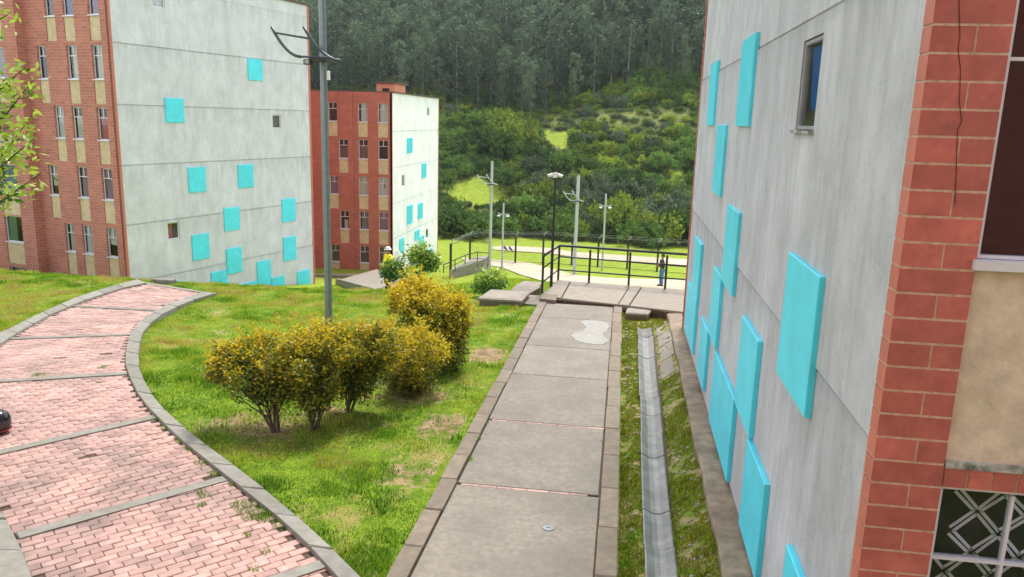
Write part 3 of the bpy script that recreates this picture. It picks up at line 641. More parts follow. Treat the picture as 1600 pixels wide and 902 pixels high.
# ledge along the foot of the tall wall
mb = MB(); nseg = 22; prev = None; ysl = np.linspace(4.0, 16.9, nseg)
vs = []
for i, y_ in enumerate(ysl):
    xo = 1.08 + .05 * (y_ - 6) / 10 + random.uniform(-.018, .018); z_ = -3.86 - .012 * (y_ - 6) + random.uniform(-.006, .006); zt = z_ if y_ < 16.5 else z_ - .03
    vs += [(xo, y_, -4.7), (xo - .01, y_, zt - .035), (xo + .012, y_, zt - .015), (1.42, y_, zt + .008), (1.42, y_, -4.7)]
fs = []
for i in range(nseg - 1):
    for k in range(4): fs.append((i * 5 + k, (i + 1) * 5 + k, (i + 1) * 5 + k + 1, i * 5 + k + 1))
fs += [(0, 1, 2, 3, 4), tuple((nseg - 1) * 5 + k for k in (4, 3, 2, 1, 0))]
mb.add(vs, fs)
ledge = mb.build('wall_ledge', M_LEDGE); tag(ledge, 'rough stained concrete ledge along the foot of the tall wall on the right', 'ledge')

# landing with the railing
ZL = -4.46
def L2(px, py, z=ZL): r = ray(px, py); return r * z / r[2]
mb = MB()
lp = [L2(845, 463), L2(868, 466), L2(1000, 479), L2(1100, 494), L2(1140, 460), L2(1070, 452), L2(985, 446), L2(925, 442), L2(872, 437)]
mb.prism([tuple(p) for p in lp], -0.55, -0.035); landing = mb.build('landing', M_JOINT); tag(landing, kind='structure')
f0, f1, f2 = L2(866, 462), L2(1000, 476), L2(1100, 491)
def quad_slab(name, a_, b2, c_, d_, mat, parent, lo=-.14, hi=0.0, r=.012):
    m_ = MB(); q = [np.array(k, float) for k in (a_, b2, c_, d_)]
    area = sum(q[k][0] * q[(k + 1) % 4][1] - q[(k + 1) % 4][0] * q[k][1] for k in range(4))
    if area < 0: q = q[::-1]
    m_.prism([tuple(k) for k in q], lo, hi, r=r); return m_.build(name, mat, parent)
quad_slab('slab', L2(878, 466), L2(965, 475.5), L2(984, 446.5), L2(893, 439.5), M_SLABL, landing)
quad_slab('slab', L2(846, 461), L2(876, 465.5), L2(891, 439), L2(872, 437), M_SLABL, landing)
quad_slab('slab', L2(967, 475.7), L2(982, 477.5), L2(1002, 447.7), L2(986, 446.5), M_SLABL, landing, hi=.006)
quad_slab('slab', L2(984, 477.7), L2(1100, 491), L2(1140, 457), L2(1004, 447.8), M_SLABL, landing)
mb = MB()
for poly in ([(895, 442.3), (905, 441.2), (905, 443.5), (896, 444)], [(935, 445), (951, 444.5), (950, 447), (941, 447)], [(936, 452), (943, 451.3), (943, 453.5), (938, 454)], [(982, 448.2), (992, 448.5), (988, 450.5)], [(888, 449.5), (896, 449), (893, 451), (888, 451)]):
    mb.prism([tuple(L2(*p_)) for p_ in poly], .001, .004)
mb.build('cement_patch', M_PUTTY, landing)

rb = L2(847, 458.5); rail = empty('railing', (rb[0], rb[1], ZL)); tag(rail, 'black steel handrail round the concrete landing at the end of the path', 'railing')
HR = 1.0
A0 = L2(847, 458.5); A1 = L2(872, 437.5); posts_px = [(847, 458.5), (872, 437.5), (920, 442), (982, 446), (1039, 451.2)]
dirR = (L2(1039, 451.2) - A1); dirR /= np.hypot(dirR[0], dirR[1]); dirR[2] = 0
Pp = [L2(*q) for q in posts_px]; Pp.append(Pp[-1] + dirR * 1.5); Pp.append(Pp[-1] + dirR * 1.5)
for q in Pp:
    m_ = MB(); m_.tube([(q[0], q[1], ZL - .05), (q[0], q[1], ZL + HR - (.02 if q is Pp[0] or q is Pp[1] else .06))], .032, 10); m_.build('post', M_BLACK, rail)
for hz, rr, nm in ((HR, .036, 'top_rail'), (HR * .68, .022, 'middle_rail'), (HR * .30, .022, 'middle_rail')):
    m_ = MB(); m_.tube([(Pp[0][0], Pp[0][1], ZL + hz - (.0)), (Pp[1][0], Pp[1][1], ZL + hz), (Pp[-1][0], Pp[-1][1], ZL + hz)], rr, 10); m_.build(nm, M_BLACK, rail, smooth=True)

# manhole boxes and odd slabs at the side of the landing
def raised_box(name, pts, zc, h, lab, cat, lid=True, mat=M_SLABL):
    q = [L2(*p_, z=zc) for p_ in pts]; c = sum(q) / 4
    root = empty(name, (c[0], c[1], zc - h)); tag(root, lab, cat)
    ins = [c + (k - c) * 0.93 for k in q]
    quad_slab('body', *[(k[0], k[1], zc) for k in ins], M_KERB2, root, lo=-h - .3, hi=-.065, r=0.01)
    quad_slab('lid', *[(k[0], k[1], zc) for k in q], mat, root, lo=-.06, hi=0, r=.012)
    if lid:
        i2 = [c + (k - c) * 0.84 for k in q]; quad_slab('inset', *[(k[0], k[1], zc) for k in i2], mat, root, lo=-.01, hi=.008, r=.004)
    return root
raised_box('manhole_box', [(746, 466), (767, 452), (829, 456), (815, 470)], -4.38, .17, 'raised concrete manhole box in the lawn next to the round green bush', 'manhole')
raised_box('concrete_cover', [(797, 454), (806, 446), (846, 448), (828, 458)], -4.60, .10, 'low brownish concrete cover behind the raised manhole box', 'cover', lid=False, mat=M_SLAB)
raised_box('concrete_cover', [(804, 446.5), (818, 439), (848, 441), (841, 448.5)], -4.62, .08, 'small pale concrete cover furthest behind the manhole box', 'cover', lid=False)
quad_slab('slab', L2(812, 472, -4.5), L2(846, 475, -4.5), L2(846, 460, -4.5), L2(826, 459, -4.5), M_SLAB, landing, hi=-.03)
quad_slab('kerb_stone', L2(843, 467, -4.46), L2(868, 470, -4.46), L2(872, 461, -4.46), L2(846, 459, -4.46), M_KERB2, landing, hi=0.012)
raised_box('drain_cover', [(977, 489), (981, 480), (1023, 480.5), (1012, 491)], -4.52, .16, 'small concrete drain cover over a dark hole beside the landing step', 'cover')

# ================================================================== TALL BUILDING ON THE RIGHT
AX = 1.35; YC = 3.95; YB = 4.07; YF = 15.5; TOP = 8.2
rbld = empty('apartment_building', (AX, YC, -4.3)); tag(rbld, 'nearest apartment block, grey streaked concrete wall with raised cyan panels and red block corner pier', 'building')
def LB(mb, name, mat, **k): return mb.build(name, mat, rbld, **k)
WY0, WY1, WZ0, WZ1 = 6.07, 6.70, -0.03, 0.67
seams = [-4.6, -4.0, -1.58, 0.82, 3.22, 5.62, TOP]
for i in range(len(seams) - 1):
    z0, z1 = seams[i] + (.012 if i else 0), seams[i + 1] - .012
    holes = [(WY0 - 0, WY1, WZ0, WZ1)] if z0 < WZ0 < z1 else []
    if i == 4 or i == 5: holes = [(6.07, 6.70, seams[i] + 1.55, seams[i] + 2.25)]
    off = -0.006 if i == 2 else (0.0 if i != 1 else -.012)
    mb = wall_mb((AX - off * 0, 0, 0), (0, 1), (-1, 0), YB, YF, z0, z1, holes, t=.14)
    mb.v = [(x + (0.010 if i in (1, 3) else 0.0), y, z) for x, y, z in mb.v]
    # rounded lips above and below the joint
    for (za, zb_) in ((z0 - .012, z0), (z1, z1 + .012)):
        mb.add([(AX + (.010 if i in (1, 3) else 0), YB, z0 if za < z0 else z1), (AX + (.010 if i in (1, 3) else 0), YF, z0 if za < z0 else z1), (AX + .03, YF, za if za < z0 else zb_), (AX + .03, YB, za if za < z0 else zb_)], [(0, 1, 2, 3)])
    LB(mb, 'concrete_wall', M_CONC1)
mb = MB(); mb.box(AX + .2, 9.5, YB + .35, YF - .05, -4.7, TOP - .05); LB(mb, 'interior', M_DARK)
mb = MB(); mb.box(AX - .03, 9.6, YB - .1, YF + .2, TOP, TOP + .12); LB(mb, 'roof', M_ROOF)
mb = MB(); mb.box(AX + .03, 9.5, YF - .04, YF + .14, -4.7, TOP - .01); LB(mb, 'rear_wall', M_BRICK1)
# narrow brick return at the far end of the concrete
zz = -4.6; k = 0
while zz < 2.9:
    mb = MB(); mb.bbox(AX - .012, AX + .2, YF + .002, YF + .115, zz + .006, zz + .119, .005); LB(mb, 'block', M_BLOCK); zz += .125; k += 1
# raised cyan panels (y range, z range)
PAN = [(12.66, 13.6, .0, .97), (9.03, 10.03, .0, .99), (11.0, 11.97, -.95, .01), (9.09, 10.11, -1.92, -.96), (12.9, 13.95, -2.86, -1.90), (12.96, 14.75, -3.77, -2.87),
       (10.14, 10.99, -2.86, -1.90), (11.07, 12.03, -3.76, -2.88), (9.20, 10.16, -3.83, -2.88), (8.25, 9.19, -3.83, -2.875), (7.2, 8.21, -2.88, -1.93), (5.27, 6.29, -1.93, -.95), (6.28, 7.28, -3.80, -2.91), (4.36, 5.36, -3.8, -2.93)]
for (y0, y1, z0, z1) in PAN:
    mb = MB(); r = .004; j = [random.uniform(-.006, .006) for _ in range(4)]
    # chamfer on the face that looks away from the wall
    b4 = [(y0, z0), (y1, z0), (y1, z1), (y0, z1)]
    vs = [(AX + .008, y, z) for y, z in b4] + [(AX - .032, y, z) for y, z in b4] + [(AX - .04, y + (r if y == y0 else -r), z + (r if z == z0 else -r)) for y, z in b4]
    fs = [(8, 9, 10, 11)] + [(i, (i + 1) % 4, 4 + (i + 1) % 4, 4 + i) for i in range(4)] + [(4 + i, 4 + (i + 1) % 4, 8 + (i + 1) % 4, 8 + i) for i in range(4)]
    mb.add(vs, fs); LB(mb, 'cyan_panel', M_CYAN)
# window in the concrete
frw = Fr((AX, 0, 0), (0, 1), (-1, 0))
fr_l = Fr((AX - rbld.location[0], -rbld.location[1], -rbld.location[2]), (0, 1), (-1, 0))
window(rbld, fr_l, WY0 + .01, WY1 - .01, WZ0 + .02, WZ1 - .01, dset=-.022, cd=.035, curtain='bright_blue', cu=(0.02, .88), cz=(.22, .93), sill=False, wd=.028, taper=0.25, folds=3, fmat=M_GREYF)
mb = MB(); frw.box(mb, WY0 - .02, WY1 + .03, WZ0 - .012, WZ0 + .012, -.13, .04); LB(mb, 'sill', M_MOULDC)
# corner pier of painted blocks
ch = 0.1245; zt = 3.0; z = .488 - .012
zz = z + ch * 12; k = 0
RX = 1.69
while zz > -4.5:
    z1 = zz - .005; z0 = zz - ch + .007
    cuts = [AX - .004, AX + .190 + random.uniform(-.006, .006), RX] if k % 2 == 0 else [AX - .004, RX]
    for a_, b2 in zip(cuts[:-1], cuts[1:]):
        first = a_ < AX
        mb = MB(); r = .005
        x0, x1 = a_ + (0 if first else .005), b2 - .004
        mb.add([(x0, YC, z0), (x1, YC, z0), (x1, YB + .002, z0), (x0, YB + .002, z0), (x0, YC, z1), (x1, YC, z1), (x1, YB + .002, z1), (x0, YB + .002, z1)],
               [(0, 3, 2, 1), (4, 5, 6, 7), (0, 1, 5, 4), (1, 2, 6, 5), (2, 3, 7, 6)], 0)
        mb.add([(x0, YC, z0), (x0, YB + .002, z0), (x0, YB + .002, z1), (x0, YC, z1)], [(0, 1, 2, 3)], 1 if first else 0)
        LB(mb, 'block', [M_BLOCK, M_BLOCKEND])
    zz -= ch; k += 1
mb = MB(); mb.box(AX + .0015, RX - .006, YC + .0018, YB + .03, -4.6, z + ch * 12); LB(mb, 'mortar', M_MORTAR)
mb = MB(); mb.box(AX, RX - .006, YC, YB, z + ch * 12 + .004, TOP - .02); LB(mb, 'upper_pier', M_BLOCK)
# thin crack running down the pier
pts = [on_y(*q, YC - .0015) for q in ((1498, -20), (1500, 60), (1497, 75), (1501, 110), (1499, 160), (1503, 190), (1496, 202), (1495, 250), (1492, 320))]
mb = MB(); mb.tube(pts, .0016, 4); LB(mb, 'crack', M_RUST)
# facade beyond the pier: windows, render panel, soldier course
fr_f = Fr((-rbld.location[0], YC + .0 - rbld.location[1], -rbld.location[2]), (1, 0), (0, -1))
frf = Fr((0, YC, 0), (1, 0), (0, -1))
def big_window(z0, z1, mid, curtain=None, x1=3.1):
    w_ = frame_mb(fr_f, RX + .004, x1, z0, z1, -.075, -.03, .016, bars_z=(mid,), splits=[(RX + .36, z0 + .028, z1 - .028)] if curtain else [(RX + .75, z0 + .02, z1 - .02)]).build('window', M_WHITE, rbld, local=True)
    g_ = MB(); fr_f.box(g_, RX + .02, x1 - .02, z0 + .02, z1 - .02, -.056, -.052); g_.build('pane', M_GLASS, w_, local=True)
    s2 = MB(); fr_f.box(s2, RX - .02, x1, z0 - .05, z0 - .003, -.09, .03); s2.build('sill', M_WHITE, w_, local=True)
    return w_
big_window(-.585, 1.1, .335)
big_window(1.9, 3.6, 2.8)
w2 = big_window(-3.0, -1.765, -2.17, curtain=True)
mb = MB(); fr_f.box(mb, RX + .0, 3.1, -3.0, -1.77, -.125, -.12); c_ = mb.build('curtain', M_CURTP, w2, local=True)
mb = MB(); rng = random.Random(3)
for iz in range(10):
    for ix in range(12):
        cx, cz = RX + .06 + ix * .12, -2.95 + iz * .12
        sgn = 1 if (ix + iz) % 2 else -1
        for off in (-.013, .013):
            a_ = math.radians(sgn * 45 + rng.uniform(-5, 5)); dx, dz = math.cos(a_) * .075, math.sin(a_) * .075; nx2, nz2 = -math.sin(a_), math.cos(a_)
            w3 = .0085; c0 = (cx + nx2 * off, cz + nz2 * off)
            q = [(c0[0] - dx - nx2 * w3, c0[1] - dz - nz2 * w3), (c0[0] + dx - nx2 * w3, c0[1] + dz - nz2 * w3), (c0[0] + dx + nx2 * w3, c0[1] + dz + nz2 * w3), (c0[0] - dx + nx2 * w3, c0[1] - dz + nz2 * w3)]
            if all(-3.0 < p[1] < -1.78 and p[0] > RX + .01 for p in q): mb.add([fr_f.P(u, z_, -.117) for u, z_ in q], [(0, 1, 2, 3)])
mb.build('printed_bars', M_CURTL, w2, local=True)
mb = MB(); frf.box(mb, RX + .002, 3.1, -1.62, -.636, -.12, -.02); LB(mb, 'render_panel', M_BEIGEN)
mb = MB(); frf.box(mb, RX + .002, 3.1, -1.655, -1.618, -.12, .004); LB(mb, 'lintel_edge', M_MOULDC)
xx = RX + .004
while xx < 3.1:
    mb = MB(); frf.box(mb, xx, xx + .105, -1.758, -1.657, -.1, -.002); LB(mb, 'block', M_BLOCK); xx += .118
mb = MB(); frf.box(mb, RX + .002, 3.1, -1.757, -1.656, -.1, -.008); LB(mb, 'mortar', M_MORTAR)
mb = MB(); frf.box(mb, 3.1, 9.5, -4.7, TOP - .02, -.2, 0.0); frf.box(mb, RX, 3.1, 1.1, 1.85, -.2, -.0); frf.box(mb, RX, 3.1, 3.6, TOP - .03, -.2, -.0); frf.box(mb, RX, 3.1, -4.7, -3.05, -.2, -.0); LB(mb, 'brick_wall', M_BRICK2)
mb = MB(); mb.box(RX + .01, 3.2, YC + .75, YC + .8, -4.6, TOP - .1); LB(mb, 'interior', M_DARK)

# unseen block added behind the viewpoint: darkens pane reflections and shades the near brick
vb = empty('apartment_building', (-1.5, -5.6, -4.3)); tag(vb, 'red brick apartment block added unseen behind the viewpoint, mirrored in the panes and shading near brick', 'building')
HV = [(u, u + 1.1, z_, z_ + 1.3) for u in (-7, -4.2, -1.4, 1.4, 4.2) for z_ in (-3.2, -.8, 1.6, 4.0)]
wall_mb((-.5, -5.6, 0), (1, 0), (0, 1), -9, 8, -4.6, 7.0, HV, t=.15).build('brick_wall', M_BRICK2, vb)
mb = MB(); mb.box(-9.5, 7.5, -13, -5.95, -4.6, 6.9); mb.build('interior', M_DARK, vb)
frv = Fr((-.5, -5.6, 0), (1, 0), (0, 1)); 
for h in HV:
    mb = frame_mb(frv, *h, -.1, -.06, .04, bars_z=(h[3] - .4,)); mb.build('window', M_WHITE, vb)
mb = MB(); mb.box(-9.7, 7.7, -13.1, -5.5, 7.0, 7.12); mb.build('roof', M_ROOF, vb)

# ================================================================== THE TWO BLOCKS ON THE LEFT
def left_block(loc, ang, base, label, top, fl, seams, panels, side_windows, rows, brick, conc, seg2, wleft, depth=12.45, length=22, s_step=4.92, prot=.45, mini=None):
    root = empty('apartment_building', (loc[0], loc[1], base), -ang); tag(root, label, 'building')
    Z = -base
    O = (0, 0, Z)
    ff = Fr(O, (-1, 0), (0, -1)); fs_ = Fr(O, (0, 1), (1, 0)); f2 = Fr((0, -prot, Z), (-1, 0), (0, -1))
    def B(mb, name, mat): return mb.build(name, mat, root, local=True)
    # front windows
    H1 = []; H2 = []; PB_ = []
    for (s0, s1, z0, z1, tz, cur, cu_, cz_) in rows:
        H1.append((s0, s1, z0, z1))
    for (s0, s1, z0, z1, tz, cur, cu_, cz_) in wleft: H2.append((s0, s1, z0, z1))
    for (s0, s1, z0, z1, tz, *_r) in rows:
        H1.append((s0, s1, z0 - 1.0, z0 - .05))
    for (s0, s1, z0, z1, tz, *_r) in wleft: H2.append((s0, s1, z0 - 1.0, z0 - .05))
    segs = [(0.0, s_step, ff, H1)] if mini is None else [(0.0, mini, ff, H1), (mini, s_step, Fr((0, -.12, Z), (-1, 0), (0, -1)), H1)]
    for (sa, sb, f_, hh) in segs:
        hl = [h for h in hh if sa - .01 <= h[0] and h[1] <= sb + .01 and h[3] > base]
        mb = wall_mb(f_.O, f_.U[:2], f_.N[:2], sa, sb, base, top, hl, t=.14)
        B(mb, 'brick_wall', brick)
    mb = wall_mb(f2.O, f2.U[:2], f2.N[:2], s_step, length, base, top, [h for h in H2 if h[3] > base and h[1] < length], t=.14)
    mb.add([(-s_step, -prot, base + Z), (-s_step, 0, base + Z), (-s_step, 0, top + Z), (-s_step, -prot, top + Z)], [(0, 1, 2, 3)])
    if mini: mb.add([(-mini, -.12, base + Z), (-mini, 0, base + Z), (-mini, 0, top + Z), (-mini, -.12, top + Z)], [(0, 1, 2, 3)])
    B(mb, 'brick_wall', brick)
    for lst, f_ in ((rows, ff), (wleft, f2)):
        for (s0, s1, z0, z1, tz, cur, cu_, cz_) in lst:
            g_ = Fr((0, -.12, Z), (-1, 0), (0, -1)) if (mini and f_ is ff and s0 > mini) else f_
            zz0 = max(z0, base + .02)
            window(root, g_, s0 + .005, s1 - .005, zz0 + .005, z1 - .005, dset=-.095, tz=tz, curtain=cur, cu=cu_, cz=cz_, folds=4 if s1 - s0 < .8 else 7)
            if z0 - 1.0 > base:
                mb = MB(); g_.box(mb, s0 + .003, s1 - .003, z0 - .995, z0 - .055, -.13, -.035); B(mb, 'render_panel', M_BEIGE)
    # concrete gable
    ss = [base] + seams + [top]
    for i in range(len(ss) - 1):
        za, zb_ = ss[i] + (.02 if i else 0), ss[i + 1] - (.02 if i < len(ss) - 2 else 0)
        hl = [(a_, b2, c_, d_) for (a_, b2, c_, d_, *_q) in side_windows if za < (c_ + d_) / 2 < zb_]
        mb = wall_mb((-.02, 0, Z), (0, 1), (1, 0), .12, depth, za, zb_, hl, t=.14); B(mb, 'concrete_wall', conc)
    mb = MB(); mb.box(-.30, -.035, .12, depth, base + Z + .01, top + Z - .01)
    for (a_, b2, c_, d_, cur, cu_) in side_windows:
        window(root, Fr((-.02, 0, Z), (0, 1), (1, 0)), a_ + .005, b2 - .005, c_ + .005, d_ - .005, dset=-.06, curtain=cur, cu=cu_, sill=False, wd=.05)
    # joint backing strips (kept clear of the window openings)
    mb = MB()
    for s_ in seams: mb.box(-.06, -.045, .12, depth, s_ + Z - .03, s_ + Z + .03)
    B(mb, 'joint', conc)
    mb = MB(); mb.box(-.14, 0, 0, .12, base + Z, top + Z); B(mb, 'brick_edge', M_BLOCKEND)
    mb = MB(); mb.box(-.14, 0, depth, depth + .13, base + Z, top + Z); B(mb, 'brick_edge', M_BLOCKEND)
    mb = MB(); mb.box(-length, -.14, depth, depth + .13, base + Z, top + Z); mb.box(-length - .1, -length, -prot, depth + .13, base + Z, top + Z); B(mb, 'brick_wall', brick)
    mb = MB(); mb.box(-length, -.35, .40, depth - .2, base + Z, top + Z - .2); B(mb, 'interior', M_DARK)
    mb = MB(); mb.box(-length - .1, .06, .02, depth + .18, top + Z, top + Z + .09); mb.box(-length - .1, -s_step, -prot - .03, .02, top + Z, top + Z + .09); B(mb, 'roof', M_ROOF)
    for (a_, b2, c_, d_) in panels:
        mb = MB(); r = .012
        b4 = [(a_, c_ + Z), (b2, c_ + Z), (b2, d_ + Z), (a_, d_ + Z)]
        vs = [(-.018, y, z) for y, z in b4] + [(.03, y, z) for y, z in b4] + [(.04, y + (r if y == a_ else -r), z + (r if z == c_ + Z else -r)) for y, z in b4]
        mb.add(vs, [(8, 9, 10, 11)] + [(i, (i + 1) % 4, 4 + (i + 1) % 4, 4 + i) for i in range(4)] + [(4 + i, 4 + (i + 1) % 4, 8 + (i + 1) % 4, 8 + i) for i in range(4)])
        B(mb, 'cyan_panel', M_CYAN)
    return root

A_, Bc, C1, C2 = (.47, 1.08), (1.94, 2.55), (3.05, 3.62), (3.78, 4.33)
def row(cols, sill, tp, specs): return [(c0, c1, sill, tp, tp - .42, *sp) for (c0, c1), sp in zip(cols, specs)]
full = ((0, 1), (0.02, .98)); lo = ((.0, .62), (0.02, .98))
R1 = (row((A_, Bc, C1), 3.64, 4.98, [('lilac', (0, .85), (0, 1)), ('blue', (0, .9), (0, 1)), ('brown', (.3, .8), (0, 1))])
      + row((A_, Bc, C2), 1.13, 2.48, [('cream', (0, .8), (0, 1)), ('cream', (0, .75), (0, 1)), (None, (0, 1), (0, 1))])
      + row((A_, Bc, C1), -1.31, .01, [([('pink', (0, .95), (0, .72)), ('pink', (.5, .8), (.7, 1))], (0, 1), (0, 1)), ('cream', (0, .85), (0, .72)), ('white', (0, .95), (0, 1))])
      + row((A_, Bc, C2), -3.78, -2.47, [('lilac', (.3, 1), (0, 1)), ('lilac', (0, .85), (0, 1)), ('cream', (0, .9), (.3, 1))])
      + row((A_, Bc, C1), -6.22, -4.97, [('white', (0, 1), (.4, 1)), ('white', (0, .9), (0, 1)), ('cream', (.0, .8), (0, 1))])
      + row((A_, Bc, C2), -8.5, -7.38, [(None, (0, 1), (0, 1)), (None, (0, 1), (0, 1)), (None, (0, 1), (0, 1))]))
wl = []
for (sill, tp, cur) in ((3.64, 4.9, None), (1.13, 2.4, 'grey'), (-1.31, -.05, 'pink'), (-3.78, -2.55, 'blue'), (-6.0, -4.82, 'green'), (-8.3, -7.15, 'grey')):
    wl += [(5.78, 6.93, sill, tp, None, cur, (.5, 1) if cur == 'green' else (0, .9), (0, 1)), (9.5, 10.7, sill, tp, None, cur, (0, 1), (0, 1)), (13.0, 14.2, sill, tp, None, None, (0, 1), (0, 1))]
P1 = [(7.78, 8.81, 1.54, 2.57), (2.56, 3.59, -.55, .5), (3.62, 4.66, -3.69, -2.55), (6.78, 7.84, -3.70, -2.56), (5.71, 6.75, -5.72, -4.60), (9.93, 11.0, -5.73, -4.49), (3.62, 4.66, -6.86, -5.66), (5.74, 6.78, -7.87, -6.6),
      (9.93, 10.98, -7.86, -6.56), (7.84, 8.87, -8.9, -7.57), (4.67, 5.71, -8.69, -7.6), (8.91, 9.92, -9.6, -8.6), (11.0, 12.08, -9.7, -8.6), (6.6, 7.8, -9.6, -8.52), (2.2, 2.9, -8.6, -7.66)]
SW1 = [(2.26, 2.93, 4.22, 4.95, 'white', (0, 1)), (9.46, 10.12, -.80, -.09, 'grey', (0, 1)), (2.3, 2.97, -5.72, -4.93, 'red', (0, .5))]
left_block((-20.6, 30.0), R_(15.65), -10.4, 'large apartment block at left with salmon brick front, grey gable and many cyan squares', 5.64, 2.44, [-7.3, -4.82, -2.32, .15, 2.58], P1, SW1, R1, M_BRICK1, M_CONC2, None, wl)

a2, b2c, c21, c22 = (.28, .98), (1.69, 2.37), (3.05, 3.71), (3.78, 4.42)
R2 = (row((a2, b2c, c22), -.44, .82, [('white', (0, .85), (0, 1)), ('white', (0, .75), (0, 1)), (None, (0, 1), (0, 1))])
      + row((a2, b2c, c21), -2.90, -1.60, [(None, (0, 1), (0, 1)), ('brown', (0, 1), (0, .7)), ('brown', (0, 1), (0, .6))])
      + row((a2, b2c, c22), -5.36, -4.10, [([('white', (0, 1), (0, 1)), ('pink', (.3, .6), (.4, .7))], (0, 1), (0, 1)), ('cream', (0, 1), (0, 1)), ('lilac', (0, 1), (0, 1))])
      + row((a2, b2c, c21), -7.75, -6.48, [('lilac', (.0, .9), (0, 1)), ('grey', (0, .8), (0, 1)), ('white', (.2, .6), (0, .5))])
      + row((a2, b2c, c22), -10.10, -8.90, [('brown', (0, 1), (0, 1)), ('brown', (0, 1), (0, 1)), ('brown', (0, 1), (0, 1))]))
X2 = -15.57
def s2(px): return None
def side_rect(x0, x1, y0, y1):
    a_ = on_x(x0, y0, X2); b2 = on_x(x1, y1, X2); return (a_[1] - 52, b2[1] - 52, b2[2], a_[2])
P2 = [side_rect(*q) for q in ((636, 644, 216, 238.6), (659, 665.5, 256, 277), (636, 644, 322.5, 348), (653, 660, 319, 340), (648, 655, 361.6, 373), (624, 631, 374, 394), (668.5, 675, 391, 410), (655, 662, 371, 392))]
P2 = [(a_, b2, c_, d_) for (a_, b2, c_, d_) in P2]
SW2 = [(*side_rect(668, 671.5, 168, 181), None, (0, 1)), (*side_rect(628, 633, 274, 290.5), 'white', (0, 1)), (*side_rect(666, 670, 359, 371), None, (0, 1))]
B2r = left_block((X2, 52.0), 0.0, -11.6, 'smaller apartment block further off with red brick front, white gable and rooftop hut', 1.52, 2.45, [-8.35, -5.9, -3.45, -1.0], P2, SW2, R2, M_BRICK2, M_CONC3, None, [], depth=13.4, length=18, s_step=4.76, prot=.4, mini=2.73)
hut0 = on_y(588, 133, 55.5); hut1 = on_y(617, 133, 55.5)
hx0, hx1 = hut0[0], hut1[0]
mb = MB(); mb.box(hx0, hx1, 55.5, 58.2, 1.5, 2.25); h_o = mb.build('rooftop_hut', M_HUT, B2r)
mb = MB(); mb.box(hx0 - .12, hx1 + .12, 55.35, 58.3, 2.26, 2.36); mb.build('hut_roof', M_ROOF, h_o)
mb = MB(); mb.box(hx0 + .45, hx0 + .95, 55.46, 55.499, 1.72, 1.92); mb.build('vent', M_DARK, h_o)

# pavements at the foot of the second block
def polyslab(name, px_list, yd, mat, lo=-.5, hi=0.0):
    return None
q = [np.array([-17.2, 43.0, -9.30]), np.array([-11.2, 29.6, -6.52]), np.array([-8.0, 31.5, -6.75]), np.array([-13.2, 48.5, -9.35])]
q = [on_y(524, 438, 43.0), on_y(612, 462.5, 29.5), on_y(690, 452, 34.0), on_y(588, 420, 47.5)]
mb = MB(); mb.prism([tuple(k) for k in q], -.6, -.03, r=.02); pav = mb.build('pavement', M_SLABL); tag(pav, kind='structure')
d1 = (q[1] - q[0]); 
mb = MB(); nrm = np.array([d1[1], -d1[0], 0]); nrm /= np.linalg.norm(nrm)
mb.prism([tuple(k) for k in (q[0] - nrm * .02, q[1] - nrm * .02, q[1] + (q[2] - q[1]) * .035, q[0] + (q[3] - q[0]) * .04)][::1], -.25, .09, r=.02); mb.build('kerb', M_KERB, pav)
mb = MB(); mb.prism([(-30, 46, -10.35), (-15.3, 46, -9.72), (-15.2, 51.7, -10.62), (-30, 51.7, -10.62)], -.4, .0); p2_ = mb.build('pavement', M_SLABL); tag(p2_, kind='structure')

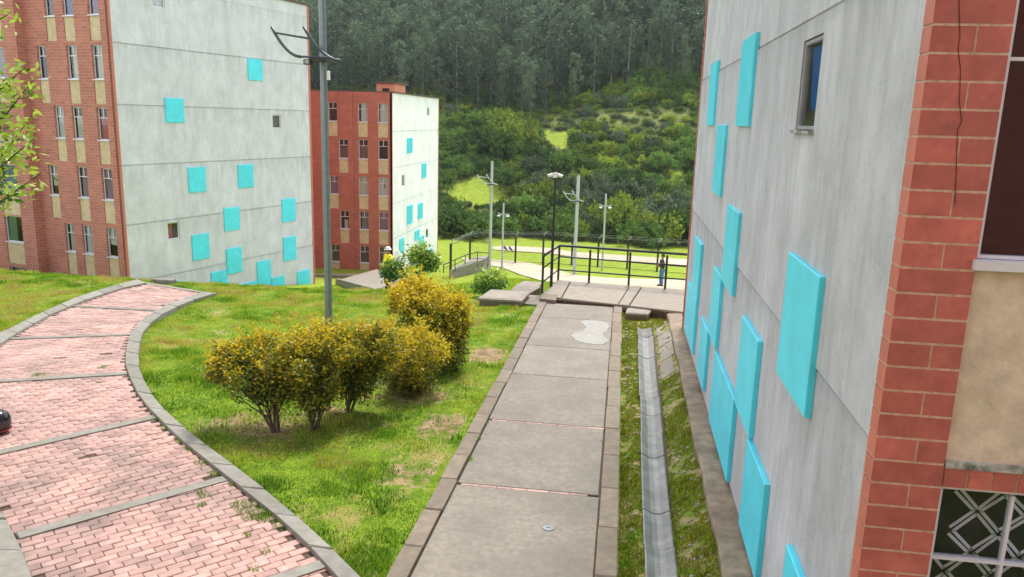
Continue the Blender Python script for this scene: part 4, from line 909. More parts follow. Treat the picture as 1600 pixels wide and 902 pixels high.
# ================================================================== LAMP POSTS, CAMERA MAST, FENCE, RAMP
def lamp_post(base, yd, ztop, zarm, w_, label, mat, scale=1.0, group='grey lamp posts with curved arms', white_box=False):
    x, y, zb_ = base
    root = empty('lamp_post', (x, y, zb_)); tag(root, label, 'lamp post', group)
    lean = 0.0
    mb = MB(); mb.tube([(x, y, zb_ - .2), (x, y, zb_ + .3), (x, y, ztop)], [w_ * 1.06, w_ * 1.04, w_ * .92], 8); mb.build('pole', mat, root)
    mb = MB(); mb.tube([(x, y, ztop), (x, y, ztop + .03 * scale)], w_ * 1.0, 8); mb.build('cap', M_RUSTBLK, root)
    mb = MB(); s = scale
    def rail(ox, oy, tipx, tipz, endx, endz):
        pts = []
        for i in range(11):
            t = i / 10; px_ = ox + tipx + (endx - tipx) * t
            zz_ = zarm + tipz + (endz - tipz) * (1 - (1 - t) ** 2.0)
            pts.append((x + px_ * s, y + oy * s, zz_ * 1.0 if s == 1 else zarm + (zz_ - zarm) * s))
        return pts
    dm = M_ARM if white_box else M_STEELF
    mb.tube(rail(0, -.42, -.90, .56, -.30, .0), .031 * s, 8)
    mb2 = MB(); mb2.tube(rail(0, -.16, -.34, .60, .42, -.04), .031 * s, 8)
    r1 = mb.build('curved_arm', dm, root, smooth=True); r2 = mb2.build('curved_arm', dm, root, smooth=True)
    m3 = MB(); A = rail(0, -.42, -.90, .56, -.30, .0); Bq = rail(0, -.16, -.34, .60, .42, -.04)
    m3.tube([A[1], Bq[2]], .022 * s, 8); m3.build('crossbar', dm, root)
    m3 = MB(); m3.tube([A[-1], Bq[-4]], .022 * s, 8); m3.build('crossbar', dm, root)
    m3 = MB(); m3.box(x - .12 * s, x + .12 * s, y - .44 * s, y + .14 * s, zarm - .06 * s, zarm - .01 * s); m3.build('bracket', M_RUSTBLK, root)
    m3 = MB(); m3.bbox(x - .22 * s, x - .08 * s, y - .50 * s, y - .36 * s, zarm - .15 * s, zarm - .05 * s, .01); fl = m3.build('floodlight', M_RUSTBLK, root)
    m3 = MB(); m3.box(x - .195 * s, x - .105 * s, y - .506 * s, y - .501 * s, zarm - .135 * s, zarm - .07 * s); m3.build('lens', M_LAMP, fl)
    if white_box:
        m3 = MB(); m3.bbox(x + .08, x + .13, y - .05, y + .03, zarm - .42, zarm - .24, .01); m3.build('junction_box', M_WPLAS, root)
    return root
b0 = G(514, 503); b0 = np.array([b0[0], b0[1], float(height(b0[0], b0[1]))])
lamp_post(b0, b0[1], 3.55, on_y(512, 92, b0[1])[2], .077, 'tall grey steel lamp post standing in the lawn behind the yellow shrubs', M_STEEL, white_box=True)
def far_post(px, ybase, ytop, yarm, dd, w_, label, sc=1.0, mat=M_STEELF):
    top_ = on_y(px, ytop, dd); x = top_[0]; zb_ = float(height(x, dd)); za = on_y(px, yarm, dd)[2]
    return lamp_post((x, dd, zb_), dd, top_[2], za, w_, label, mat, scale=sc)
far_post(769, 416, 252, 287, 50.5, .095, 'tallest pale lamp post in the valley, beside the start of the dirt path', 1.0)
far_post(904, 438, 274, 313, 51.0, .12, 'thick pale lamp post seen just beyond the black landing railing', 1.0)
def t_post(px, ybase, ytop, yarm, dd, w_, label):
    top_ = on_y(px, ytop, dd); x = top_[0]; zb_ = float(height(x, dd)); za = on_y(px, yarm, dd)[2]
    root = empty('lamp_post', (x, dd, zb_)); tag(root, label, 'lamp post', 'slim lamp posts with short crossbars')
    mb = MB(); mb.tube([(x, dd, zb_ - .2), (x, dd, top_[2])], [w_, w_ * .8], 8); mb.build('pole', M_STEELF, root)
    mb = MB(); mb.tube([(x - .42, dd, za + .1), (x - .2, dd, za), (x + .25, dd, za), (x + .42, dd, za + .06)], .035, 6); mb.build('crossbar', M_STEELF, root)
    for sx in (-1, 1):
        mb = MB(); mb.bbox(x + sx * .33 - .11, x + sx * .33 + .11, dd - .2, dd + .1, za - .16, za - .07, .02); mb.build('floodlight', M_WPLAS, root)
    return root
t_post(787, 421, 318, 335, 57.0, .085, 'slim lamp post with short crossbar near the riverside dirt road')
t_post(947, 426, 303, 322, 58.0, .085, 'slim lamp post with short crossbar rising behind the middle of the landing railing')
# camera mast
cb = L2(861, 447.5); ct = on_y(870, 266, cb[1])
mast = empty('camera_mast', (cb[0], cb[1], ZL)); tag(mast, 'thin black mast with white security cameras at the landing corner', 'camera mast')
ztop = ct[2]
mb = MB(); mb.tube([(cb[0], cb[1], ZL - .3), (cb[0], cb[1], ztop)], [.045, .030], 10); mb.build('pole', M_BLACK, mast)
mb = MB(); mb.tube([(cb[0] - .17, cb[1], ztop - .13), (cb[0] + .17, cb[1], ztop - .13)], .015, 6); mb.build('crossbar', M_WPLAS, mast)
for sx in (-1, 1):
    mb = MB(); mb.tube([(cb[0] + sx * .07, cb[1] - .02, ztop - .12), (cb[0] + sx * .20, cb[1] - .06, ztop - .16)], [.045, .042], 10); c_ = mb.build('security_camera', M_WPLAS, mast, smooth=False)
    mb = MB(); mb.tube([(cb[0] + sx * .201, cb[1] - .0605, ztop - .161), (cb[0] + sx * .215, cb[1] - .065, ztop - .166)], .034, 10); mb.build('lens', M_BLACK, c_)
mb = MB(); mb.bbox(cb[0] - .06, cb[0] + .06, cb[1] - .07, cb[1] - .03, ztop - .2, ztop - .06, .01); mb.build('junction_box', M_WPLAS, mast)

# fence along the river side
fpx = [(704, 421, 50.0), (734, 408.5, 62.0), (764.5, 407, 64.0), (805, 410, 63.0), (848, 410, 62.5), (893, 410, 62.0), (934, 410, 61.5), (980, 411, 61.0), (1027, 413, 60.0), (1075, 416, 59.0), (1125, 420, 58)]
fence = None; tops = []
for i, (px, py, dd) in enumerate(fpx):
    p = on_y(px, py, dd); zb_ = float(height(p[0], dd)); tops.append(np.array([p[0], dd, zb_]))
fence = empty('mesh_fence', tops[0]); tag(fence, 'black post and wire mesh fence along the river side of the grass', 'fence')
for q in tops:
    mb = MB(); mb.tube([(q[0], q[1], q[2] - .2), (q[0], q[1], q[2] + 2.3)], .085, 6); mb.build('post', M_RUSTBLK, fence)
    mb = MB(); mb.tube([(q[0], q[1], q[2] + 2.28), (q[0] + .22, q[1] - .25, q[2] + 2.62)], .035, 5); mb.build('angled_arm', M_STEELF, fence)
for a_, b2 in zip(tops[:-1], tops[1:]):
    mb = MB(); L = np.linalg.norm((b2 - a_)[:2]); n = int(L / .24) if a_[1] > 60 else 0
    for hz in (.05, 2.2): mb.tube([a_ + [0, 0, hz], b2 + [0, 0, hz]], .022, 4)
    for k in range(n):
        for s_ in (-1, 1):
            t0, t1 = k / max(1, n), k / max(1, n) + s_ * 2.1 / L
            z0, z1 = .05, 2.2
            if t1 > 1: z1 = .05 + 2.15 * (1 - t0) / (t1 - t0); t1 = 1
            if t1 < 0: z1 = .05 + 2.15 * t0 / (t0 - t1); t1 = 0
            pa = a_ + (b2 - a_) * t0; pb = a_ + (b2 - a_) * t1
            mb.tube([(pa[0], pa[1], pa[2] + z0), (pb[0], pb[1], pb[2] + z1)], .005, 3, cap=False)
    mb.build('wire_mesh', M_RUSTBLK, fence)
    mb = MB()
    for o_s in (.3, .6, 1.0): mb.tube([a_ + [.22 * o_s, -.25 * o_s, 2.28 + .34 * o_s], b2 + [.22 * o_s, -.25 * o_s, 2.28 + .34 * o_s]], .008, 3, cap=False)
    mb.build('barbed_wire', M_STEELF, fence)

# ramp with its grey side wall and thin handrail
ra, rb_, rc = on_y(703, 423, 49.0), on_y(741, 406, 54.0), on_y(757, 405.5, 55.5)
mb = MB()
mb.add([tuple(ra + [0, 0, -.5]), tuple(rb_ + [0, 0, -1.2]), tuple(rc + [0, 0, -1.2]), tuple(rc + [0, 0, .0]), tuple(rb_ + [0, 0, 0]), tuple(ra + [0, 0, 0])], [(0, 1, 2, 3, 4, 5)])
mb.add([tuple(ra + [-.0, 1.6, 0]), tuple(rb_ + [0, 1.6, 0]), tuple(rc + [0, 1.6, 0]), tuple(rc + [0, 0, 0]), tuple(rb_), tuple(ra)], [(0, 1, 4, 5), (1, 2, 3, 4)])
mb.add([tuple(ra + [0, 1.6, -.5]), tuple(rb_ + [0, 1.6, -1.2]), tuple(rc + [0, 1.6, -1.2]), tuple(rc + [0, 1.6, .0]), tuple(rb_ + [0, 1.6, 0]), tuple(ra + [0, 1.6, 0])], [(5, 4, 3, 2, 1, 0)])
mb.add([tuple(ra + [0, 1.6, -.5]), tuple(ra + [0, 0, -.5]), tuple(ra), tuple(ra + [0, 1.6, 0])], [(0, 1, 2, 3)])
mb.add([tuple(rc + [0, 0, -1.2]), tuple(rc + [0, 1.6, -1.2]), tuple(rc + [0, 1.6, 0]), tuple(rc)], [(0, 1, 2, 3)])
o = mb.build('ramp', M_KERB); tag(o, 'grey concrete ramp rising to the dirt path beside the fence', 'ramp')
rl = empty('handrail', ra); tag(rl, 'thin dark handrail climbing along the grey ramp by the fence', 'railing')
hp = [on_y(693, 423, 48.0), on_y(711, 421, 49.5), on_y(727, 412, 52.0), on_y(746, 413.5, 54.2), on_y(762, 415, 55.5)]
ht = [(693, 414), (711, 406), (727, 399), (746, 394), (764, 396)]
tp_ = [on_y(*q_, p_[1]) for q_, p_ in zip(ht, hp)]
for a_, b2 in zip(hp, tp_):
    mb = MB(); mb.tube([a_ - [0, 0, .15], b2], .032, 6); mb.build('post', M_RUSTBLK, rl)
for fr_, rr in ((1, .035), (.5, .022)):
    mb = MB(); mb.tube([p_ + (t_ - p_) * fr_ for p_, t_ in zip(hp, tp_)], rr, 6); mb.build('rail', M_RUSTBLK, rl)

# ================================================================== VEGETATION
def leaf_quads(C, size, aspect=0.5, rng=RNG, up_bias=0.0, droop=0.0):
    """one four-cornered leaf per centre, each turned its own way"""
    n = len(C); size = np.broadcast_to(size, (n,))
    a = rng.normal(size=(n, 3)); a[:, 2] = a[:, 2] * (1 - up_bias) - droop; a /= np.linalg.norm(a, axis=1)[:, None]
    b = rng.normal(size=(n, 3)); b -= a * (a * b).sum(1)[:, None]; b /= np.linalg.norm(b, axis=1)[:, None]
    s = size[:, None]; w_ = s * aspect
    V = np.stack([C - a * s * .5, C + b * w_ * .5, C + a * s * .5, C - b * w_ * .5], 1)
    return V.reshape(-1, 3), np.arange(n * 4).reshape(-1, 4)
def mesh_data(name, verts, faces, mats, midx=None):
    o = np_mesh(name, verts, faces, mats, midx); me = o.data; bpy.data.objects.remove(o); return me
def tube_arrays(pts, rad, n=6):
    m_ = MB(); m_.tube(pts, rad, n, cap=False); return np.array(m_.v), np.array(m_.f)
def join_arrays(parts):
    vs, fs, ms, k = [], [], [], 0
    for v_, f_, mi in parts: vs.append(v_); fs.append(f_ + k); ms += [mi] * len(f_); k += len(v_)
    return np.vstack(vs), np.vstack(fs), np.array(ms)
def euc_parts(seed, h=15.0, nc=34, wide=2.1, bare=0.35):
    rg = np.random.default_rng(seed); T = []; L = []
    lean = rg.normal(0, .35, 2); top = np.array([lean[0], lean[1], h * .93])
    T.append((*tube_arrays([(0, 0, -1), (lean[0] * .3, lean[1] * .3, h * .4), (lean[0] * .8, lean[1] * .8, h * .75), tuple(top)], [.2, .15, .09, .03], 5), 0))
    for i in range(nc):
        t = bare + (1 - bare) * (i + rg.random()) / nc; q_ = (t - bare) / (1 - bare); env = (.45 + .55 * min(1, q_ / .55)) * math.sqrt(max(.02, 1 - max(0, (q_ - .62) / .42) ** 2))
        a = rg.random() * 6.283; r = wide * env * (.35 + .65 * rg.random())
        c = np.array([lean[0] * t + math.cos(a) * r, lean[1] * t + math.sin(a) * r, t * h + rg.normal(0, .2)])
        if i % 3 == 0: T.append((*tube_arrays([(lean[0] * t, lean[1] * t, t * h - r * .7), tuple(c)], [.045, .015], 3), 0))
        m_ = 36; cr = .5 + .65 * rg.random()
        d = rg.normal(size=(m_, 3)); d /= np.linalg.norm(d, axis=1)[:, None]; P = c + d * (rg.random(m_) ** .4)[:, None] * cr * np.array([1, 1, .75])
        v_, f_ = leaf_quads(P, .30 + .25 * rg.random(m_), .45, rg, droop=.5); L.append((v_, f_, 0))
    return join_arrays(T), join_arrays(L)
def shrub_parts(seed, nc=46, per=26, leaf=.17, flat=.85, mats2=False):
    rg = np.random.default_rng(seed); T = []; L = []
    k = 4 + seed % 3; lob = rg.normal(0, .38, (k, 3)); lob[:, 2] = np.abs(lob[:, 2]) * .5 + .35
    for j in range(4):
        q = lob[j % k]; T.append((*tube_arrays([(0, 0, -.3), (q[0] * .5, q[1] * .5, .3), (q[0], q[1], q[2] + .2)], [.06, .04, .015], 4), 0))
    for i in range(nc):
        c0 = lob[rg.integers(k)]; d = rg.normal(size=3); d[2] = abs(d[2]) * 1.1 - .3; d /= np.linalg.norm(d)
        c = c0 * np.array([1, 1, flat]) + d * (.42 + .18 * rg.random()); c[2] = max(c[2], .05)
        P = c + rg.normal(0, .115, (per, 3)); v_, f_ = leaf_quads(P, leaf * (.6 + .8 * rg.random(per)), .6, rg); L.append((v_, f_, 0))
    return join_arrays(T), join_arrays(L)
EUC = [euc_parts(s, h=14 + s % 3, nc=44 + 3 * (s % 4), wide=1.9 + .35 * (s % 3), bare=.12 + .07 * (s % 3)) for s in range(5)]
EUC_T = [mesh_data('trunk', *[p[0], p[1]], M_EBARK) for p, _ in EUC]
EUC_C = [mesh_data('crown', p[0], p[1], L_EUC) for _, p in EUC]
SHR = [shrub_parts(20 + s) for s in range(5)]
SHR_T = [mesh_data('stem', p[0], p[1], M_BARK) for p, _ in SHR]
SHR_C = {mm.name: [mesh_data('foliage', p[0], p[1], mm) for _, p in SHR] for mm in (L_SCRUB, L_SCRUBY, L_SCRUBG)}
def plant(name, lab, cat, grp, pos, rz, sc, tme, cme, tn='trunk', cn='crown', scz=None):
    o = bpy.data.objects.new(name, None); COL.objects.link(o); o.location = tuple(float(k) for k in pos); o.rotation_euler = (0, 0, rz)
    o.scale = (sc, sc, scz or sc); tag(o, lab, cat, grp)
    t = bpy.data.objects.new(tn, tme); COL.objects.link(t); t.parent = o
    c = bpy.data.objects.new(cn, cme); COL.objects.link(c); c.parent = o
    return o
# sources for the far masses (kept outside the scene's collections)
def src_coll(name, pairs):
    c = bpy.data.collections.new(name)
    for i, (tm, cm, mats) in enumerate(pairs):
        tv = np.empty(len(tm.vertices) * 3, np.float32); tm.vertices.foreach_get('co', tv); cv = np.empty(len(cm.vertices) * 3, np.float32); cm.vertices.foreach_get('co', cv)
        tf = np.empty(len(tm.loops), np.int32); tm.loops.foreach_get('vertex_index', tf); cf = np.empty(len(cm.loops), np.int32); cm.loops.foreach_get('vertex_index', cf)
        v_ = np.vstack([tv.reshape(-1, 3), cv.reshape(-1, 3)]); f_ = np.vstack([tf.reshape(-1, 4), cf.reshape(-1, 4) + len(tm.vertices)])
        o = np_mesh('source_plant', v_, f_, mats, [0] * (len(tf) // 4) + [1] * (len(cf) // 4)); COL.objects.unlink(o); c.objects.link(o)
    return c
def scatter(name, pts, rz, sc, idx, coll):
    me = bpy.data.meshes.new(name); me.vertices.add(len(pts)); me.vertices.foreach_set('co', np.asarray(pts, np.float32).ravel())
    for nm, arr, ty in (('rz', rz, 'FLOAT'), ('sc', sc, 'FLOAT'), ('idx', idx, 'INT')):
        a = me.attributes.new(nm, ty, 'POINT'); a.data.foreach_set('value', np.asarray(arr, np.int32 if ty == 'INT' else np.float32))
    o = bpy.data.objects.new(name, me); COL.objects.link(o)
    ng = bpy.data.node_groups.new(name, 'GeometryNodeTree'); ng.interface.new_socket('Geometry', in_out='INPUT', socket_type='NodeSocketGeometry'); ng.interface.new_socket('Geometry', in_out='OUTPUT', socket_type='NodeSocketGeometry')
    gi = ng.nodes.new('NodeGroupInput'); go = ng.nodes.new('NodeGroupOutput'); ip = ng.nodes.new('GeometryNodeInstanceOnPoints'); ci = ng.nodes.new('GeometryNodeCollectionInfo')
    ci.inputs[0].default_value = coll; ci.inputs['Separate Children'].default_value = True; ci.inputs['Reset Children'].default_value = True
    ip.inputs['Pick Instance'].default_value = True
    def attr(nm, ty):
        n = ng.nodes.new('GeometryNodeInputNamedAttribute'); n.data_type = ty; n.inputs[0].default_value = nm; return n.outputs[0]
    cx = ng.nodes.new('ShaderNodeCombineXYZ'); ng.links.new(attr('rz', 'FLOAT'), cx.inputs[2])
    ng.links.new(gi.outputs[0], ip.inputs['Points']); ng.links.new(ci.outputs[0], ip.inputs['Instance']); ng.links.new(attr('idx', 'INT'), ip.inputs['Instance Index'])
    ng.links.new(cx.outputs[0], ip.inputs['Rotation']); ng.links.new(attr('sc', 'FLOAT'), ip.inputs['Scale']); ng.links.new(ip.outputs[0], go.inputs[0])
    md = o.modifiers.new('scatter', 'NODES'); md.node_group = ng
    tag(o, kind='stuff'); return o
EUCSRC = src_coll('eucalyptus_sources', [(t, c, [M_EBARK, L_EUC]) for t, c in zip(EUC_T, EUC_C)])
SHRSRC = src_coll('shrub_sources', [(t, SHR_C[mm][i], [M_BARK, MATS[mm]]) for i, t in enumerate(SHR_T) for mm in ('scrub_leaf', 'yellowish_scrub_leaf', 'greyish_scrub_leaf')])

# eucalyptus wood: rows on the slope above the scrub
def edge_y(x): return 141 + 3 * math.sin(x * .06) + 2 * math.sin(x * .17 + 1)
front_row = []; back = []
for gy in np.arange(0, 150, 3.2):
    for gx in np.arange(-135, 75, 3.3):
        x = gx + RNG.uniform(-1.5, 1.5) + (gy % 7.2) * .26; y = edge_y(x) + gy + RNG.uniform(-1.4, 1.4)
        px, py = proj((x, y, float(height(x, y)) + 6))
        if px < 380 or px > 1200: 
            if px < 150 or px > 1400: continue
            back.append((x, y)); continue
        if gy < 7.5 and 470 < px < 1120: front_row.append((x, y))
        else: back.append((x, y))
tones = ['grey-green eucalyptus with bare lower trunk at the front edge of the wood']
for i, (x, y) in enumerate(front_row):
    k = int(RNG.integers(5)); plant('eucalyptus_tree', tones[0], 'tree', 'eucalyptus trees along the edge of the wood', (x, y, float(height(x, y)) - .3), RNG.random() * 6.28, 0.58 + .36 * RNG.random(), EUC_T[k], EUC_C[k])
bk = np.array(back); bz = height(bk[:, 0], bk[:, 1]) - .3
scatter('eucalyptus_wood', np.c_[bk, bz], RNG.random(len(bk)) * 6.28, .62 + .40 * RNG.random(len(bk)), RNG.integers(0, 5, len(bk)), EUCSRC)

# scrub on the valley side
big = []; small = []
tries = 0
while tries < 5200:
    tries += 1
    x = RNG.uniform(-75, 45); y = RNG.uniform(86, 146)
    z = float(height(x, y)); px, py = proj((x, y, z)); s = RNG.uniform(1.0, 2.0)
    lowland = y < 100
    if lowland: s = RNG.uniform(1.4, 3.3)
    s *= RNG.uniform(.7, 1.25)
    px2, py2 = proj((x, y, z + s * 1.1))
    if any(bool(in_poly(np.array([a_]), np.array([b2]), pol)[0]) for pol in (CLEAR1, CLEAR2, CLEAR3) for a_, b2 in ((px, py), (px2, py2), (px - 9 * s, (py + py2) / 2), (px + 9 * s, (py + py2) / 2), (px, py2 - 5))): continue
    meadow = px > 815 and 168 < py < 214
    if meadow and RNG.random() < .80: continue
    if meadow: s *= .55
    lst = big
    if any((x - a_[0]) ** 2 + (y - a_[1]) ** 2 < (0.62 * (s + a_[3])) ** 2 * .42 for a_ in lst[-1400:]): continue
    big.append((x, y, z, s))
vis_ = []; far_ = []
for b2 in big:
    px, py = proj((b2[0], b2[1], b2[2] + b2[3] * .6)); (vis_ if 640 < px < 1100 else far_).append(b2)
vis_.sort(key=lambda q: -q[3] / q[1])
KINDS3 = [('scrub_leaf', 'dark green rounded shrub on the valley side'), ('yellowish_scrub_leaf', 'yellowish green rounded shrub on the valley side'), ('greyish_scrub_leaf', 'dull grey-green shrub on the valley side')]
def pick_kind(x, y):
    v_ = math.sin(x * .16 + 2) + math.sin(y * .21 + x * .07) + RNG.normal(0, .75)
    return 0 if v_ < .35 else (1 if v_ < 1.2 else 2)
rest = []
for i, (x, y, z, s) in enumerate(vis_):
    kk = pick_kind(x, y); j = int(RNG.integers(5))
    if i < 170: plant('shrub', KINDS3[kk][1], 'shrub', 'shrubs covering the valley side', (x, y, z - .1), RNG.random() * 6.28, s, SHR_T[j], SHR_C[KINDS3[kk][0]][j], 'stem', 'foliage', scz=s * (.85 + .5 * RNG.random()))
    else: rest.append((x, y, z, s, j * 3 + kk))
for (x, y, z, s) in far_: rest.append((x, y, z, s, int(RNG.integers(5)) * 3 + pick_kind(x, y)))
rs = np.array(rest); scatter('undergrowth', rs[:, :3] - [0, 0, .1], RNG.random(len(rs)) * 6.28, rs[:, 3], rs[:, 4].astype(int), SHRSRC)
# rough low growth between them
n = 5200; x = RNG.uniform(-75, 45, n); y = RNG.uniform(87, 150, n); z = height(x, y); q = proj_np(np.c_[x, y, z])
ok = np.ones(n, bool)
for pol in (CLEAR1, CLEAR2, CLEAR3): ok &= ~in_poly(q[:, 0], q[:, 1], pol)
ok &= ~((q[:, 0] > 815) & (q[:, 1] > 168) & (q[:, 1] < 214) & (RNG.random(n) < .45))
x, y, z = x[ok], y[ok], z[ok]; scatter('low_scrub', np.c_[x, y, z - .1], RNG.random(len(x)) * 6.28, RNG.uniform(.35, .8, len(x)), RNG.integers(0, 15, len(x)), SHRSRC)
# broad-leaved trees standing out of the scrub
for (px, py, yd, s, kk, lab) in ((797, 215, 119, 4.0, 1, 'tallest bushy broad-leaved tree left of the upper clearing'), (783, 245, 114, 3.6, 0, 'dark broad-leaved tree just below the tallest bushy one'), (905, 213, 121, 1.7, 0, 'lone dark round bush at the upper clearing'),
                                 (745, 385, 84, 2.7, 0, 'dark green tree at the water end of the green slope'), (1010, 385, 84, 2.6, 0, 'low dark tree behind the man by the fence'), (700, 380, 85, 3.0, 0, 'dark tree at the top of the green slope by the white gable')):
    p = on_y(px, py, yd); j = int(RNG.integers(5)); gz = float(height(p[0], yd)); plant('broadleaf_tree', lab, 'tree', None, (p[0], yd, gz - .2), 1.0, s, SHR_T[j], SHR_C[KINDS3[kk][0]][j], scz=s * (1.25 if s > 3 else 1.0))

# ---- golden shrubs in the lawn
def golden_shrub(base, crowns, label, n_clump, per, ls, tops=0.6, stems=5, yel=.6, dark=.25, seed=0, spikes=0, lowz=None, group='golden-leaved shrubs in the lawn'):
    """crowns: list of (cx, cy, cz, rx, ry, rz) ellipsoids in world coordinates"""
    rg = np.random.default_rng(seed); root = empty('golden_shrub', base); tag(root, label, 'shrub', group)
    base = np.array(base, float); T = []
    cc = np.array([c[:3] for c in crowns])
    clumps = []
    for i in range(n_clump):
        c = crowns[rg.integers(len(crowns))]; d = rg.normal(size=3); d /= np.linalg.norm(d); r = rg.random() ** .33
        clumps.append(np.array(c[:3]) + d * r * np.array(c[3:6]))
    clumps = np.array(clumps)
    for i in range(stems):
        tgt = clumps[rg.integers(len(clumps))]; a = rg.random() * 6.28
        b0_ = base + np.array([math.cos(a) * .035, math.sin(a) * .035, -.05]); kn = base + (tgt - base) * np.array([.25, .25, .42]) + rg.normal(0, .03, 3)
        m_ = MB(); m_.tube([b0_, kn * .5 + b0_ * .5 + rg.normal(0, .012, 3), kn, (kn + tgt) / 2 + rg.normal(0, .03, 3), tgt], [.022, .018, .014, .009, .004], 6); m_.build('stem', M_BARK, root)
        for _ in range(5):
            t2 = clumps[rg.integers(len(clumps))]
            if np.linalg.norm(t2 - kn) < .8: T.append((*tube_arrays([kn, (kn + t2) / 2 + rg.normal(0, .03, 3), t2], [.010, .006, .002], 4), 0))
    if T:
        v_, f_, _m = join_arrays(T); o = np_mesh('twigs', v_ - base, f_, M_BARK, parent=root)
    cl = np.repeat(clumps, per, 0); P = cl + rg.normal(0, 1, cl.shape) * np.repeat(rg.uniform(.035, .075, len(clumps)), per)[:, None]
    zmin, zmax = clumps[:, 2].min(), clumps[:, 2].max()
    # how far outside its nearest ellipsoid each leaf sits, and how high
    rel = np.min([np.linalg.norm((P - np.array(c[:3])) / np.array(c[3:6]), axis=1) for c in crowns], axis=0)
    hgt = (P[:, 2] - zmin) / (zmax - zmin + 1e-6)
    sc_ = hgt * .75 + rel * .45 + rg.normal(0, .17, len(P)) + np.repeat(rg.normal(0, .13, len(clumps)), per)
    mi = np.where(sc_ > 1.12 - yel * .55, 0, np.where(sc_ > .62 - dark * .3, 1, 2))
    v_, f_ = leaf_quads(P, ls * (.6 + .8 * rg.random(len(P))), .48, rg, up_bias=.2)
    if spikes:
        sv = []; 
        for i in range(spikes):
            c = crowns[rg.integers(len(crowns))]; d = rg.normal(size=3); d[2] = abs(d[2]) + .8; d /= np.linalg.norm(d); s0 = np.array(c[:3]) + d * np.array(c[3:6]) * .8; L = .15 + .22 * rg.random()
            t = rg.random(26)[:, None]; sv.append(s0 + d * t * L + rg.normal(0, .018, (26, 3)))
        sv = np.vstack(sv); v2, f2 = leaf_quads(sv, ls * 1.0, .45, rg, up_bias=.1); f_ = np.vstack([f_, f2 + len(v_)]); v_ = np.vstack([v_, v2]); mi = np.r_[mi, np.where(rg.random(len(sv)) < .85, 0, 1)]
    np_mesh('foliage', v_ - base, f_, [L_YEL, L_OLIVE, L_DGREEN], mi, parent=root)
    return root
def gb(px, py):
    p = G(px, py); return (p[0], p[1], float(height(p[0], p[1])))
def ell(px, py, yd, rpx, rpz, ry):
    c = on_y(px, py, yd); s = np.linalg.norm(c) / F * .98; return (c[0], c[1], c[2], rpx * s, ry, rpz * s * 1.02)
y1 = gb(432, 668)[1]
b1, b2_, b3, b4, b5 = gb(432, 668), gb(489, 668), gb(543, 640), gb(640, 606), gb(672, 575)
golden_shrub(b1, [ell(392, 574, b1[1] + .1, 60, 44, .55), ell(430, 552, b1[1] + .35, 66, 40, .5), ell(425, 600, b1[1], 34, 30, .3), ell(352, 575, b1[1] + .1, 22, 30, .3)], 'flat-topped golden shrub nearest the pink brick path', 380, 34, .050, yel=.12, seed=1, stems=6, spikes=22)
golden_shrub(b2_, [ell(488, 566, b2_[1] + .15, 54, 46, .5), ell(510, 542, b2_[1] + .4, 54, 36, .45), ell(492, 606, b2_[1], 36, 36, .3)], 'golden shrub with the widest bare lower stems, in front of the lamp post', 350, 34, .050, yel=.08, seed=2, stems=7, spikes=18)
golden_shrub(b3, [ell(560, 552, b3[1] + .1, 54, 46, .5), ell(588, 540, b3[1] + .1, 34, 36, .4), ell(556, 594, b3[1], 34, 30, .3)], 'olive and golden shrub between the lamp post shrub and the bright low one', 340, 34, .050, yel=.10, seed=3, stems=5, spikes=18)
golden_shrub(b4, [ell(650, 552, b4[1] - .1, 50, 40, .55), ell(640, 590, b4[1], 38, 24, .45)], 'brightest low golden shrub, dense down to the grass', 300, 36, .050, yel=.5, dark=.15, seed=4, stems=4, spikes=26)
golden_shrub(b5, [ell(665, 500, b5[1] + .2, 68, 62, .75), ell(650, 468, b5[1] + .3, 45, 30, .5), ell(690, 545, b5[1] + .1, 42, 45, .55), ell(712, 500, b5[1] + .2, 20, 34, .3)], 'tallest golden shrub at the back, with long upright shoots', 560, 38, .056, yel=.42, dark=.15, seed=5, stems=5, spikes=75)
# long leaning shoots of the tallest shrub
for (pa, pb) in (((672, 480), (706, 434)), ((684, 490), (716, 452)), ((640, 460), (632, 436)), ((655, 455), (662, 430))):
    qa, qb = on_y(*pa, b5[1] + .3), on_y(*pb, b5[1] + .25); t_ = RNG.random(110)[:, None]; Pq = qa * (1 - t_) + qb * t_ + RNG.normal(0, .03, (110, 3)); v_, f_ = leaf_quads(Pq, .055, .42, RNG, up_bias=.1)
    pr_ = [o for o in bpy.data.objects if o.get('label') == 'tallest golden shrub at the back, with long upright shoots'][0]
    np_mesh('shoot', v_ - np.array(pr_.location), f_, [L_YEL, L_OLIVE], (RNG.random(110) < .2).astype(int), parent=pr_)
# ---- glossy green tree and bush
def leafy(name, label, cat, base, crowns, ncl, per, ls, mats, seed, stems=3, spread=.09, limefrac=.3, rs_=.03, aspect=.5):
    rg = np.random.default_rng(seed); root = empty(name, base); tag(root, label, cat); base = np.array(base, float)
    clumps = []
    for i in range(ncl):
        c = crowns[rg.integers(len(crowns))]; d = rg.normal(size=3); d /= np.linalg.norm(d); clumps.append(np.array(c[:3]) + d * rg.random() ** .3 * np.array(c[3:6]))
    clumps = np.array(clumps)
    for i in range(stems):
        tgt = clumps[rg.integers(len(clumps))]; kn = base + (tgt - base) * np.array([.3, .3, .5])
        m_ = MB(); m_.tube([base + [0, 0, -.1], kn, tgt], [rs_, rs_ * .7, rs_ * .2], 6); m_.build('stem', M_BARK, root)
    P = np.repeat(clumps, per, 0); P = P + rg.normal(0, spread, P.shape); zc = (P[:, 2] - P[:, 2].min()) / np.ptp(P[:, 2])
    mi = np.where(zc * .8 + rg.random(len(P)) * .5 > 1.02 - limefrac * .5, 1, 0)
    v_, f_ = leaf_quads(P, ls * (.6 + .8 * rg.random(len(P))), aspect, rg); np_mesh('foliage', v_ - base, f_, mats, mi, parent=root); return root
